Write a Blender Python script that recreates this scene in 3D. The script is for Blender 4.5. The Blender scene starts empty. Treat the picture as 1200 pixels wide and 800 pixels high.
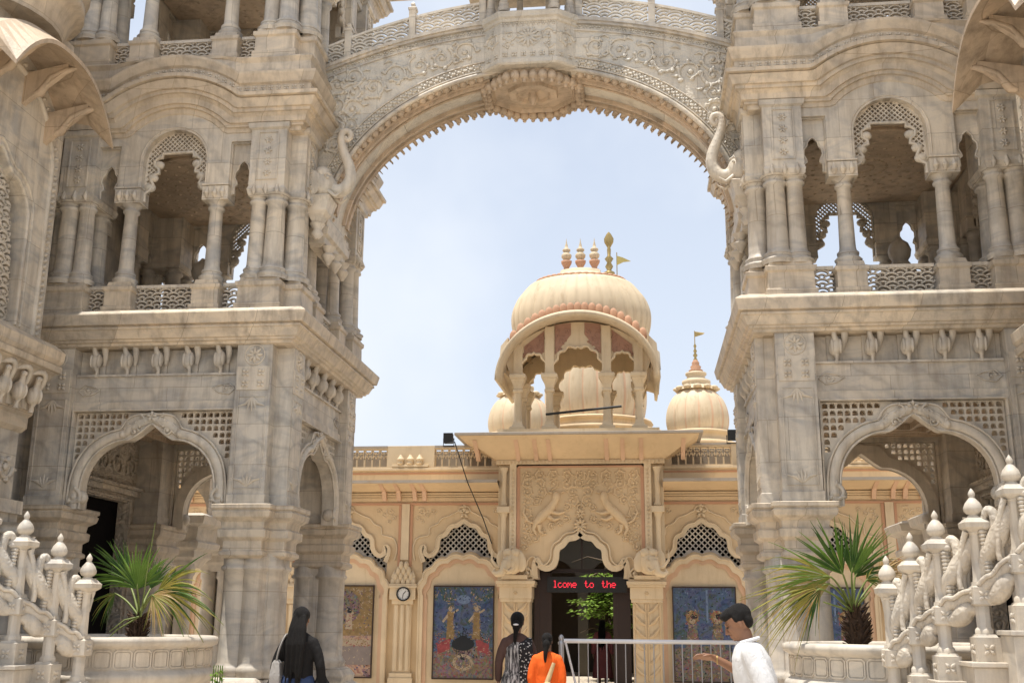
import bpy, bmesh, math, random
from math import sin, cos, pi, sqrt, radians
from mathutils import Vector, Matrix
from mathutils.geometry import tessellate_polygon
random.seed(7)
scn = bpy.context.scene
COL = scn.collection
ORG = {}

# ------------------------------------------------------------------ helpers
class MB:
    """collects shapes given in world coordinates; build() links them as ONE object"""
    def __init__(s):
        s.v = []; s.f = []; s.sm = []; s.mi = []; s.cur = 0
    def add(s, vs, fs, smooth=False):
        o = len(s.v)
        s.v.extend([tuple(v) for v in vs])
        for f in fs:
            s.f.append(tuple(i + o for i in f)); s.sm.append(smooth); s.mi.append(s.cur)
    def box(s, x0, x1, y0, y1, z0, z1, m=None):
        P = [(x0,y0,z0),(x1,y0,z0),(x1,y1,z0),(x0,y1,z0),(x0,y0,z1),(x1,y0,z1),(x1,y1,z1),(x0,y1,z1)]
        if m: P = [m(*p) for p in P]
        s.add(P, [(0,3,2,1),(4,5,6,7),(0,1,5,4),(1,2,6,5),(2,3,7,6),(3,0,4,7)])
    def lathe(s, prof, c, seg=16, m=None, smooth=True, rx=1, ry=1, rib=None):
        n = len(prof); vs = []; fs = []
        for (r, z) in prof:
            for k in range(seg):
                a = 2*pi*k/seg; rr = r
                if rib: rr = r*(1 + rib[1]*(abs(cos(a*rib[0]/2)) - .5))
                p = (c[0] + rr*rx*cos(a), c[1] + rr*ry*sin(a), c[2] + z)
                vs.append(m(*p) if m else p)
        for i in range(n-1):
            for k in range(seg):
                k2 = (k+1) % seg
                fs.append((i*seg+k, i*seg+k2, (i+1)*seg+k2, (i+1)*seg+k))
        s.add(vs, fs, smooth)
        s.add([vs[k] for k in range(seg)], [tuple(range(seg))[::-1]])
        s.add([vs[(n-1)*seg+k] for k in range(seg)], [tuple(range(seg))])
    def ell(s, c, r, seg=10, rings=6, m=None):
        vs = []; fs = []
        for i in range(rings+1):
            t = pi*i/rings
            for k in range(seg):
                a = 2*pi*k/seg
                p = (c[0]+r[0]*sin(t)*cos(a), c[1]+r[1]*sin(t)*sin(a), c[2]+r[2]*cos(t))
                vs.append(m(*p) if m else p)
        for i in range(rings):
            for k in range(seg):
                k2 = (k+1) % seg
                fs.append((i*seg+k, (i+1)*seg+k, (i+1)*seg+k2, i*seg+k2))
        s.add(vs, fs, True)
    def tube(s, pts, r, seg=6, closed=False, flat=1.0):
        pts = [Vector(p) for p in pts]; n = len(pts)
        rs = r if isinstance(r, (list, tuple)) else [r]*n
        vs = []; up = None
        for i, p in enumerate(pts):
            if closed: t = pts[(i+1) % n] - pts[i-1]
            else: t = pts[min(i+1, n-1)] - pts[max(i-1, 0)]
            if t.length < 1e-9: t = Vector((0,0,1))
            t.normalize()
            if up is None:
                up = Vector((0,1,0)) if abs(t.y) < .9 else Vector((0,0,1))
            u = (up - t*up.dot(t))
            if u.length < 1e-6: u = t.orthogonal()
            u.normalize(); w = t.cross(u); up = u
            for k in range(seg):
                a = 2*pi*k/seg
                vs.append(p + (u*cos(a)*flat + w*sin(a))*rs[i])
        fs = []
        for i in range(n if closed else n-1):
            j = (i+1) % n
            for k in range(seg):
                k2 = (k+1) % seg
                fs.append((i*seg+k, i*seg+k2, j*seg+k2, j*seg+k))
        s.add(vs, fs, True)
        if not closed:
            s.add(vs[:seg], [tuple(range(seg))[::-1]]); s.add(vs[-seg:], [tuple(range(seg))])
    def plate(s, loops, w0, w1, m):
        """2-D outline with holes, extruded from w0 to w1; m(u,v,w)->xyz"""
        L3 = [[Vector((p[0], p[1], 0)) for p in l] for l in loops]
        tri = tessellate_polygon(L3)
        fl = [p for l in loops for p in l]; n = len(fl)
        vs = [m(p[0], p[1], w0) for p in fl] + [m(p[0], p[1], w1) for p in fl]
        fs = [tuple(t) for t in tri] + [tuple(i+n for i in t[::-1]) for t in tri]
        o = 0
        for l in loops:
            k = len(l)
            for i in range(k):
                j = (i+1) % k
                fs.append((o+i, o+j, n+o+j, n+o+i))
            o += k
        s.add(vs, fs)
    def band(s, path, hw, w0, w1, m, closed=False):
        """ribbon of half width hw along a 2-D path, extruded w0..w1 (hw may be (in,out))"""
        n = len(path); a, b = hw if isinstance(hw, tuple) else (hw, hw)
        A = []; Bp = []
        for i in range(n):
            if closed: p0, p1 = path[i-1], path[(i+1) % n]
            else: p0, p1 = path[max(i-1, 0)], path[min(i+1, n-1)]
            dx, dy = p1[0]-p0[0], p1[1]-p0[1]; l = sqrt(dx*dx+dy*dy) or 1
            nx, ny = -dy/l, dx/l
            A.append((path[i][0]-nx*a, path[i][1]-ny*a)); Bp.append((path[i][0]+nx*b, path[i][1]+ny*b))
        vs = [m(*p, w0) for p in A]+[m(*p, w0) for p in Bp]+[m(*p, w1) for p in A]+[m(*p, w1) for p in Bp]
        fs = []
        for i in range(n if closed else n-1):
            j = (i+1) % n
            fs += [(i, j, n+j, n+i), (2*n+i, 3*n+i, 3*n+j, 2*n+j), (i, 2*n+i, 2*n+j, j), (n+i, n+j, 3*n+j, 3*n+i)]
        if not closed: fs += [(0, n, 3*n, 2*n), (n-1, 3*n-1, 4*n-1, 2*n-1)]
        s.add(vs, fs)
    def loft(s, rings, smooth=False, caps=True):
        n = len(rings[0]); vs = [p for r in rings for p in r]; fs = []
        for i in range(len(rings)-1):
            for k in range(n):
                k2 = (k+1) % n
                fs.append((i*n+k, i*n+k2, (i+1)*n+k2, (i+1)*n+k))
        s.add(vs, fs, smooth)
        if caps:
            for r in (rings[0], rings[-1]):
                tri = tessellate_polygon([[Vector((p[0], p[1], 0)) for p in r]])
                s.add(r, [tuple(t) for t in tri])
    def build(s, name, mat, parent=None, bevel=0, loc=None, remesh=0, smooth_it=0, weld=False):
        if not s.v: return None
        if parent is not None: org = ORG[parent]
        else: org = Vector(loc) if loc else Vector((0,0,0))
        me = bpy.data.meshes.new(name)
        me.from_pydata([(v[0]-org.x, v[1]-org.y, v[2]-org.z) for v in s.v], [], s.f)
        me.polygons.foreach_set('use_smooth', s.sm)
        me.polygons.foreach_set('material_index', s.mi)
        bm = bmesh.new(); bm.from_mesh(me)
        if weld: bmesh.ops.remove_doubles(bm, verts=bm.verts, dist=1e-5)
        bmesh.ops.recalc_face_normals(bm, faces=bm.faces); bm.to_mesh(me); bm.free()
        mats = mat if isinstance(mat, (list, tuple)) else [mat]
        for q in mats: me.materials.append(q)
        o = bpy.data.objects.new(name, me); COL.objects.link(o)
        if remesh:
            r = o.modifiers.new('r', 'REMESH'); r.mode = 'VOXEL'; r.voxel_size = remesh; r.use_smooth_shade = True
            if smooth_it:
                q = o.modifiers.new('s', 'SMOOTH'); q.factor = .5; q.iterations = smooth_it
            dg = bpy.context.evaluated_depsgraph_get()
            ev = o.evaluated_get(dg); m2 = bpy.data.meshes.new_from_object(ev)
            o.modifiers.clear(); old = o.data; o.data = m2; m2.name = name; bpy.data.meshes.remove(old)
            if not m2.materials:
                for q in mats: m2.materials.append(q)
        if parent is not None: o.parent = parent; ORG[o] = org
        else: o.location = org; ORG[o] = org
        if bevel:
            b = o.modifiers.new('bevel', 'BEVEL'); b.width = bevel; b.segments = 2; b.limit_method = 'ANGLE'; b.angle_limit = radians(40)
        return o

def tag(o, label=None, cat=None, group=None, kind=None):
    if label: o['label'] = label
    if cat: o['category'] = cat
    if group: o['group'] = group
    if kind: o['kind'] = kind
    return o
def thing(name, label, cat, loc, group=None):
    o = bpy.data.objects.new(name, None); COL.objects.link(o); o.location = loc
    o.empty_display_size = .2; ORG[o] = Vector(loc)
    return tag(o, label, cat, group)

def arc(cx, cy, r, a0, a1, n, ry=None):
    ry = ry or r
    return [(cx+r*cos(a0+(a1-a0)*i/n), cy+ry*sin(a0+(a1-a0)*i/n)) for i in range(n+1)]
def mirror(h):
    """half path (x>=0, foot..apex) -> full path right foot .. apex .. left foot"""
    return h + [(-x, z) for x, z in h[::-1] if x > 1e-6]
def smooth_path(p, n=4):
    out = []
    for i in range(len(p)-1):
        p0 = p[max(i-1, 0)]; p1 = p[i]; p2 = p[i+1]; p3 = p[min(i+2, len(p)-1)]
        for k in range(n):
            t = k/n
            out.append(tuple(.5*((2*p1[d])+(-p0[d]+p2[d])*t+(2*p0[d]-5*p1[d]+4*p2[d]-p3[d])*t*t+(-p0[d]+3*p1[d]-3*p2[d]+p3[d])*t**3) for d in range(len(p1))))
    out.append(tuple(p[-1])); return out
def cusped(w, z0, h, lobes=4, bulge=.5, tip=True, power=.9, inward=False):
    """lobed arch: half outline on a superellipse, every lobe an arc bulging outwards"""
    base = []
    for i in range(lobes+1):
        t = i/lobes*pi/2
        base.append((w*abs(cos(t))**power, z0+h*sin(t)**power))
    base[-1] = (0, z0+h)
    half = []
    for i in range(lobes):
        a, b = base[i], base[i+1]
        dx, dz = b[0]-a[0], b[1]-a[1]; L = sqrt(dx*dx+dz*dz)
        nx, nz = dz/L, -dx/L
        last = (i == lobes-1)
        m = 7
        for k in range(m):
            t = k/m
            e = sin(pi*t)*bulge*L*(.55)
            if last and tip: e = (sin(pi*min(t*1.35, 1))*bulge*L*.5) if t < .74 else 0
            half.append((a[0]+dx*t+nx*e, a[1]+dz*t+nz*e))
    half.append((0, z0+h+(0.03*h if tip else 0)))
    return mirror(half)
def inside(p, poly):
    x, y = p; c = False; n = len(poly); j = n-1
    for i in range(n):
        xi, yi = poly[i]; xj, yj = poly[j]
        if (yi > y) != (yj > y) and x < (xj-xi)*(y-yi)/(yj-yi)+xi: c = not c
        j = i
    return c
def lattice_holes(outer, holes, cell, shape='diamond', fill=.74):
    xs = [p[0] for p in outer]; ys = [p[1] for p in outer]
    x0, x1, y0, y1 = min(xs), max(xs), min(ys), max(ys)
    out = []; q = cell*fill/2
    nx = int((x1-x0)/cell)+2; ny = int((y1-y0)/cell)+2
    stag = shape == 'diamond'
    cxm = (x0+x1)/2
    for j in range(-1, ny*(2 if stag else 1)+1):
        for i in range(-nx//2-1, nx//2+2):
            if stag: cx = cxm+(i+(.5 if j % 2 else 0))*cell; cy = y1-cell*.5*j-cell*.5
            else: cx = cxm+(i+.5)*cell; cy = y1-(j+.5)*cell
            if shape == 'diamond': P = [(cx-q, cy), (cx, cy-q), (cx+q, cy), (cx, cy+q)]
            elif shape == 'arch': P = [(cx-q, cy-q), (cx+q, cy-q), (cx+q, cy+q*.1), (cx+q*.7, cy+q*.75), (cx, cy+q), (cx-q*.7, cy+q*.75), (cx-q, cy+q*.1)]
            else: P = [(cx-q, cy-q), (cx+q, cy-q), (cx+q, cy+q), (cx-q, cy+q)]
            e = 1+.35*(1-fill)
            T = [(cx+(a-cx)*e, cy+(b-cy)*e) for a, b in P]
            if all(inside(t, outer) for t in T) and not any(any(inside(t, h) for t in T) for h in holes):
                if not any(inside(hp, T) for h in holes for hp in h): out.append(P)
    return out
def scales(mb, x0, x1, z0, z1, r, w0, w1, m, rings=(1., .52), th=.013):
    """fish-scale jali: staggered nested arches, each row covering the one above it; clipped to a rectangle"""
    top = z1 if callable(z1) else (lambda x: z1)
    bot = z0 if callable(z0) else (lambda x: z0)
    dz = r*.52
    zb = min(bot(x0), bot(x1), bot((x0+x1)/2))
    rows = int((max(top(x0), top((x0+x1)/2), top(x1))-zb)/dz)+3
    for j in range(-2, rows):
        z = zb+j*dz; n = int((x1-x0)/(2*r))+3
        for i in range(-1, n+1):
            cx = (x0+x1)/2+(i-n//2+(.5 if j % 2 else 0))*2*r
            for q in rings:
                run = []
                for k in range(15):
                    a = pi*k/14; p = (cx+r*q*cos(a), z+r*q*sin(a))
                    ok = x0 < p[0] < x1 and bot(p[0]) < p[1] < top(p[0])
                    if ok:
                        for (ox, oz) in ((-r, -dz), (r, -dz), (0, -2*dz)):
                            if (p[0]-cx-ox)**2+(p[1]-z-oz)**2 < (r*.99)**2: ok = False
                    if ok: run.append(p)
                    else:
                        if len(run) > 1: mb.band(run, th/2, w0, w1, m)
                        run = []
                if len(run) > 1: mb.band(run, th/2, w0, w1, m)
def petals(mb, u, v, w, r, n, m, ph=0, fat=.34, h=.02):
    for k in range(n):
        a = ph+2*pi*k/n
        pts = [(u+r*t*cos(a), v+r*t*sin(a)) for t in (.15, .4, .7, 1.0)]
        rad = [r*fat*.35, r*fat*.8, r*fat*.75, r*.04]
        mb.tube([m(p[0], p[1], w) for p in pts], rad, 5)
def scroll(mb, u, v, w, r, m, hand=1, ph=0, th=.016, turns=1.35, leaves=5):
    pts = []; rad = []
    N = int(14*turns)
    for i in range(N+1):
        t = i/N; a = ph+hand*2*pi*turns*t; rr = r*(1-t*.82)
        pts.append(m(u+rr*cos(a), v+rr*sin(a), w)); rad.append(th*(1-.55*t))
    mb.tube(pts, rad, 5)
    for i in range(leaves):
        t = i/leaves*.75; a = ph+hand*2*pi*turns*t; rr = r*(1-t*.82)
        b = a+hand*.9
        p0 = (u+rr*cos(a), v+rr*sin(a)); L = r*.42
        q = [p0, (p0[0]+L*.5*cos(b), p0[1]+L*.5*sin(b)), (p0[0]+L*cos(b+hand*.5), p0[1]+L*sin(b+hand*.5))]
        mb.tube([m(*x, w) for x in q], [th*.7, th*1.5, th*.2], 5)
    mb.ell((0,0,0), (1,1,1), 6, 4, m=lambda x, y, z: m(u+x*th*1.7, v+y*th*1.7, w+z*th))

# ------------------------------------------------------------------ materials
def newmat(name):
    m = bpy.data.materials.new(name); m.use_nodes = True
    nt = m.node_tree; b = nt.nodes['Principled BSDF']; return m, nt, b
def N(nt, t, **k):
    n = nt.nodes.new(t)
    for a, b in k.items():
        if a.startswith('_'): setattr(n, a[1:], b)
        else: n.inputs[a.replace('__', ' ')].default_value = b
    return n
def ramp(nt, fac, stops):
    r = nt.nodes.new('ShaderNodeValToRGB'); nt.links.new(fac, r.inputs[0])
    e = r.color_ramp.elements
    while len(e) < len(stops): e.new(.5)
    for i, (p, c) in enumerate(stops): e[i].position = p; e[i].color = (*c, 1) if len(c) == 3 else c
    return r.outputs[0]
def mix(nt, fac, a, b, mode='MIX'):
    n = nt.nodes.new('ShaderNodeMix'); n.data_type = 'RGBA'; n.blend_type = mode
    for s, x in ((0, fac), (6, a), (7, b)):
        if hasattr(x, 'is_linked'): nt.links.new(x, n.inputs[s])
        else: n.inputs[s].default_value = x if not isinstance(x, tuple) else ((*x, 1) if len(x) == 3 else x)
    return n.outputs[2]
def marble(name, warm=(.68, .615, .51), grey=(.46, .445, .415), dark=(.22, .215, .21), rough=.5, veins=.55, dirt=.5, carve=0, blocks=True, carvescale=14):
    m, nt, b = newmat(name); L = nt.links.new
    tc = N(nt, 'ShaderNodeNewGeometry'); P = tc.outputs['Position']
    big = N(nt, 'ShaderNodeTexNoise', Scale=.55, Detail=5, Roughness=.55); L(P, big.inputs['Vector'])
    mp = N(nt, 'ShaderNodeMapping'); mp.inputs['Rotation'].default_value = (.4, .5, .3); mp.inputs['Scale'].default_value = (1.1, 1.1, 2.4); L(P, mp.inputs[0])
    st = N(nt, 'ShaderNodeTexNoise', Scale=1.5, Detail=8, Roughness=.6, Distortion=1.6); L(mp.outputs[0], st.inputs['Vector'])
    c = mix(nt, ramp(nt, st.outputs[0], [(.44, (0,0,0)), (.66, (1,1,1))]), warm, grey)
    wv = N(nt, 'ShaderNodeTexWave', Scale=.7, Distortion=14, Detail=4); wv.inputs['Detail Scale'].default_value = 1.2
    mp2 = N(nt, 'ShaderNodeMapping'); mp2.inputs['Rotation'].default_value = (.2, .9, .5); L(P, mp2.inputs[0]); L(mp2.outputs[0], wv.inputs['Vector'])
    vf = ramp(nt, wv.outputs['Fac'], [(.0, (veins,)*3), (.10, (veins*.35,)*3), (.3, (0,0,0))])
    c = mix(nt, vf, c, dark)
    if blocks:
        sp = N(nt, 'ShaderNodeSeparateXYZ'); L(P, sp.inputs[0])
        ad = N(nt, 'ShaderNodeMath', _operation='ADD'); L(sp.outputs[0], ad.inputs[0]); L(sp.outputs[1], ad.inputs[1])
        cb = N(nt, 'ShaderNodeCombineXYZ'); L(ad.outputs[0], cb.inputs[0]); L(sp.outputs[2], cb.inputs[1])
        br = N(nt, 'ShaderNodeTexBrick', Scale=1.0); L(cb.outputs[0], br.inputs['Vector'])
        br.inputs['Mortar Size'].default_value = .0035; br.inputs['Brick Width'].default_value = .83; br.inputs['Row Height'].default_value = .47
        br.inputs['Color1'].default_value = (1.10, 1.06, 1.0, 1); br.inputs['Color2'].default_value = (.72, .735, .76, 1); br.inputs['Mortar'].default_value = (.33, .29, .24, 1)
        c = mix(nt, .65, c, br.outputs['Color'], 'MULTIPLY')
    # weather stains: vertical streaks and broad soiling
    mp3 = N(nt, 'ShaderNodeMapping'); mp3.inputs['Scale'].default_value = (5, 5, .7); L(P, mp3.inputs[0])
    dn = N(nt, 'ShaderNodeTexNoise', Scale=1.6, Detail=9, Roughness=.68); L(mp3.outputs[0], dn.inputs['Vector'])
    df = ramp(nt, dn.outputs[0], [(.46, (0,0,0)), (.74, (min(1, dirt*1.2),)*3)])
    c = mix(nt, df, c, (.17, .135, .10))
    bf = ramp(nt, big.outputs[0], [(.4, (0,0,0)), (.75, (dirt*.8,)*3)])
    c = mix(nt, bf, c, (.50, .385, .26))
    L(c, b.inputs['Base Color']); b.inputs['Roughness'].default_value = rough
    b.inputs['Specular IOR Level'].default_value = .35
    fn = N(nt, 'ShaderNodeTexNoise', Scale=38, Detail=6, Roughness=.65); L(P, fn.inputs['Vector'])
    bp = N(nt, 'ShaderNodeBump', Strength=.25, Distance=.012); L(fn.outputs[0], bp.inputs['Height'])
    out = bp
    if carve:
        dw = N(nt, 'ShaderNodeTexNoise', Scale=5, Detail=2)
        L(P, dw.inputs['Vector'])
        mv = mix(nt, .12, P, dw.outputs['Color'], 'ADD')
        vo = N(nt, 'ShaderNodeTexVoronoi', Scale=carvescale, _feature='SMOOTH_F1'); L(mv, vo.inputs['Vector'])
        w2 = N(nt, 'ShaderNodeMath', _operation='SINE'); ml = N(nt, 'ShaderNodeMath', _operation='MULTIPLY'); ml.inputs[1].default_value = 13
        L(vo.outputs['Distance'], ml.inputs[0]); L(ml.outputs[0], w2.inputs[0])
        b2 = N(nt, 'ShaderNodeBump', Strength=carve, Distance=.02); L(w2.outputs[0], b2.inputs['Height']); L(bp.outputs[0], b2.inputs['Normal']); out = b2
    L(out.outputs[0], b.inputs['Normal'])
    return m
def paint(name, col, dirt=.35, rough=.65, stain=(.30, .19, .09), bump=.15):
    m, nt, b = newmat(name); L = nt.links.new
    tc = N(nt, 'ShaderNodeNewGeometry'); P = tc.outputs['Position']
    n1 = N(nt, 'ShaderNodeTexNoise', Scale=.8, Detail=7, Roughness=.6); L(P, n1.inputs['Vector'])
    lo = tuple(c*.84 for c in col); hi = tuple(min(1, c*1.06) for c in col)
    c = mix(nt, ramp(nt, n1.outputs[0], [(.35, (0,0,0)), (.65, (1,1,1))]), hi, lo)
    mp = N(nt, 'ShaderNodeMapping'); mp.inputs['Scale'].default_value = (4, 4, .5); L(P, mp.inputs[0])
    dn = N(nt, 'ShaderNodeTexNoise', Scale=1.7, Detail=9, Roughness=.7); L(mp.outputs[0], dn.inputs['Vector'])
    c = mix(nt, ramp(nt, dn.outputs[0], [(.52, (0,0,0)), (.82, (dirt,)*3)]), c, stain)
    L(c, b.inputs['Base Color']); b.inputs['Roughness'].default_value = rough; b.inputs['Specular IOR Level'].default_value = .3
    fn = N(nt, 'ShaderNodeTexNoise', Scale=30, Detail=5); L(P, fn.inputs['Vector'])
    bp = N(nt, 'ShaderNodeBump', Strength=bump, Distance=.01); L(fn.outputs[0], bp.inputs['Height']); L(bp.outputs[0], b.inputs['Normal'])
    return m
def plain(name, col, rough=.6, metal=0, emit=None, es=1, var=.15, scale=6, spec=.4):
    m, nt, b = newmat(name); L = nt.links.new
    tc = N(nt, 'ShaderNodeNewGeometry')
    n1 = N(nt, 'ShaderNodeTexNoise', Scale=scale, Detail=5); L(tc.outputs['Position'], n1.inputs['Vector'])
    c = mix(nt, n1.outputs[0], tuple(x*(1-var) for x in col), tuple(min(1, x*(1+var)) for x in col))
    L(c, b.inputs['Base Color']); b.inputs['Roughness'].default_value = rough; b.inputs['Metallic'].default_value = metal
    b.inputs['Specular IOR Level'].default_value = spec
    if emit: b.inputs['Emission Color'].default_value = (*emit, 1); b.inputs['Emission Strength'].default_value = es
    return m
WCARVE = None
M = dict(
 marble=marble('veined_marble', veins=.28),
 shaft=marble('grey_marble', warm=(.63, .58, .495), grey=(.42, .41, .39), veins=.36, dirt=.5),
 carved=marble('carved_marble', warm=(.60, .535, .44), grey=(.44, .415, .375), veins=.12, dirt=.45, carve=.5),
 relief=marble('relief_marble', warm=(.64, .575, .475), grey=(.50, .465, .40), veins=.1, dirt=.5, blocks=False),
 fine=marble('fine_carved_marble', warm=(.56, .50, .41), grey=(.43, .41, .375), veins=.15, dirt=.4, carve=.45, carvescale=24),
 arch=marble('arch_marble', warm=(.66, .615, .53), grey=(.55, .53, .475), veins=.10, dirt=.3, carve=.22, carvescale=22),
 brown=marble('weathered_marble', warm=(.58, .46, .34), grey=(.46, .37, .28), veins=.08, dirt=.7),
 cornice=marble('cornice_marble', warm=(.68, .585, .455), grey=(.49, .44, .37), veins=.25, dirt=.6),
 white=marble('white_marble', warm=(.57, .515, .43), grey=(.47, .445, .40), veins=.3, dirt=.4, blocks=False, rough=.5),
 railwhite=marble('railing_marble', warm=(.70, .65, .56), grey=(.60, .57, .51), veins=.2, dirt=.3, blocks=False),
 whitecarved=marble('white_carved_marble', warm=(.56, .505, .42), grey=(.47, .44, .39), veins=.1, dirt=.5, blocks=False, carve=.2, carvescale=20, rough=.55),
 yellow=paint('yellow_paint', (.63, .475, .29)),
 cream=paint('cream_paint', (.65, .52, .345), dirt=.5),
 terra=paint('terracotta_paint', (.50, .28, .17), dirt=.2),
 pink=paint('pale_terracotta_paint', (.60, .40, .265), dirt=.35),
 domec=paint('dome_paint', (.60, .485, .33), dirt=.7, bump=.1),
 greyedge=paint('stained_edge', (.38, .33, .27), dirt=.6),
 dark=plain('painted_dark', (.006, .005, .005), .9, spec=.1),  # near-black colour painting the darkness inside openings
 wood=plain('dark_wood', (.035, .018, .012), .45),
 inner=plain('dark_brown_plaster', (.10, .075, .055), .8),  # dark brown paint of the hall walls
 iron=plain('black_iron', (.02, .02, .02), .5, .3),
 steel=plain('painted_steel', (.45, .45, .46), .35, .6),
 railw=plain('white_steel', (.75, .74, .74), .35, .2),
 gold=plain('old_gilding', (.42, .30, .12), .35, .7),
 soil=plain('potting_soil', (.09, .06, .04), .9),
)

# ------------------------------------------------------------------ world, sun, camera
W = bpy.data.worlds.new('World'); scn.world = W; W.use_nodes = True
nt = W.node_tree; bg = nt.nodes['Background']
sky = nt.nodes.new('ShaderNodeTexSky'); sky.sky_type = 'NISHITA'; sky.sun_disc = False
SUN_EL = radians(79.5); SUN_AZ = radians(240)      # azimuth clockwise from +Y: high, behind the camera and a little to the left
sky.sun_elevation = SUN_EL; sky.sun_rotation = SUN_AZ
sky.air_density = 1.0; sky.dust_density = 2.0; sky.ozone_density = 1.0; sky.altitude = 170
SKYMIX = nt.nodes.new('ShaderNodeMix'); SKYMIX.data_type = 'RGBA'; SKYMIX.inputs[0].default_value = .6; SKYMIX.inputs[7].default_value = (4.95, 5.3, 5.85, 1)
stc = nt.nodes.new('ShaderNodeTexCoord'); ssp = nt.nodes.new('ShaderNodeSeparateXYZ'); nt.links.new(stc.outputs['Generated'], ssp.inputs[0])
smr = nt.nodes.new('ShaderNodeMapRange'); smr.inputs[1].default_value = 0; smr.inputs[2].default_value = .65; smr.inputs[3].default_value = .86; smr.inputs[4].default_value = .50; nt.links.new(ssp.outputs[2], smr.inputs[0])
sno = nt.nodes.new('ShaderNodeTexNoise'); sno.inputs['Scale'].default_value = 2.6; sno.inputs['Detail'].default_value = 5; nt.links.new(stc.outputs['Generated'], sno.inputs['Vector'])
sm2 = nt.nodes.new('ShaderNodeMapRange'); sm2.inputs[1].default_value = .45; sm2.inputs[2].default_value = .8; sm2.inputs[3].default_value = 0; sm2.inputs[4].default_value = .6; nt.links.new(sno.outputs[0], sm2.inputs[0])
sad = nt.nodes.new('ShaderNodeMath'); sad.operation = 'ADD'; sad.use_clamp = True; nt.links.new(smr.outputs[0], sad.inputs[0]); nt.links.new(sm2.outputs[0], sad.inputs[1]); nt.links.new(sad.outputs[0], SKYMIX.inputs[0])
nt.links.new(sky.outputs[0], SKYMIX.inputs[6]); nt.links.new(SKYMIX.outputs[2], bg.inputs[0]); bg.inputs[1].default_value = .128
sl = bpy.data.lights.new('sun', 'SUN'); sl.energy = 4.6; sl.angle = radians(.5); sl.color = (1, .955, .88)
so = bpy.data.objects.new('sun', sl); COL.objects.link(so)
sd = Vector((sin(SUN_AZ)*cos(SUN_EL), cos(SUN_AZ)*cos(SUN_EL), sin(SUN_EL)))
so.rotation_euler = sd.to_track_quat('Z', 'Y').to_euler(); so.location = (0, 0, 30)
cam = bpy.data.cameras.new('camera'); co = bpy.data.objects.new('camera', cam); COL.objects.link(co)
F, VX, VY = 1279., 756., 725.
d = Vector(((VX-600)/F, (VY-400)/F, 1)).normalized()
yv = 400-F*F/(VY-400); u = Vector((0, (yv-400)/F, 1)).normalized()
r = -u.cross(d)
if r.x < 0: r = -r
ca, sa = cos(.0078), sin(.0078)
rot = lambda v: Vector((ca*v.x-sa*v.y, sa*v.x+ca*v.y, v.z))
r, d, u = rot(r), rot(d), rot(u)
cx_ = Vector((r[0], d[0], u[0])); cy_ = Vector((r[1], d[1], u[1])); cz_ = Vector((r[2], d[2], u[2]))
mt = Matrix((cx_, -cy_, -cz_)).transposed().to_4x4(); mt.translation = (1.31, 0, 1.6)
co.matrix_world = mt; cam.sensor_width = 36; cam.lens = 36*F/1200; cam.clip_end = 2000; cam.clip_start = .05
scn.camera = co
scn.view_settings.view_transform = 'Standard'; scn.view_settings.look = 'None'; scn.view_settings.exposure = .48; scn.view_settings.gamma = 1
scn.cycles.max_bounces = 8; scn.cycles.diffuse_bounces = 5

# ------------------------------------------------------------------ ground
g = MB(); g.add([(-300,-200,0),(300,-200,0),(300,500,0),(-300,500,0)], [(0,1,2,3)])
gm, nt_, b_ = newmat('sandstone_paving')
geo = N(nt_, 'ShaderNodeNewGeometry'); br = N(nt_, 'ShaderNodeTexBrick', Scale=1.0); nt_.links.new(geo.outputs['Position'], br.inputs['Vector'])
br.inputs['Color1'].default_value = (.56, .48, .38, 1); br.inputs['Color2'].default_value = (.50, .42, .33, 1); br.inputs['Mortar'].default_value = (.3, .24, .18, 1); br.inputs['Mortar Size'].default_value = .008
br.inputs['Brick Width'].default_value = .9; br.inputs['Row Height'].default_value = .6
nt_.links.new(br.outputs['Color'], b_.inputs['Base Color']); b_.inputs['Roughness'].default_value = .7
tag(g.build('ground', gm), kind='structure')

# ------------------------------------------------------------------ gate towers
CX, CY, HB = 4.27, 13.65, 1.65
def L_corner(cx, cy, qx, qy, off):
    P = [(1.0-off, 1.0-off), (1.65+off, 1.0-off), (1.65+off, 1.45+off), (1.45+off, 1.45+off), (1.45+off, 1.65+off), (1.0-off, 1.65+off)]
    return [(cx+qx*x, cy+qy*y) for x, y in P]
def stack(mb, polyf, prof):
    mb.loft([[(x, y, z) for x, y in polyf(o)] for z, o in prof])
def column(mb, c, z0, z1, rad, seg=16, cap=True, base=True, square_cap=.15, taper=.86):
    H = z1-z0; p = []
    if base: p += [(rad*1.55, 0), (rad*1.55, .03), (rad*1.7, .05), (rad*1.45, .075), (rad*1.2, .09), (rad*1.35, .115), (rad*1.35, .135), (rad*1.08, .16)]
    else: p += [(rad, 0)]
    p += [(rad, .2), (rad*taper, H-.12), (rad*1.12, H-.1), (rad*1.12, H-.075), (rad*.9, H-.06), (rad*1.05, H-.03), (rad*1.4, H)]
    mb.lathe([(a, b) for a, b in p], (c[0], c[1], z0), seg)
def square_prof(mb, cx, cy, prof):
    mb.loft([[(cx-h, cy-h, z), (cx+h, cy-h, z), (cx+h, cy+h, z), (cx-h, cy+h, z)] for z, h in prof])

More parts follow.
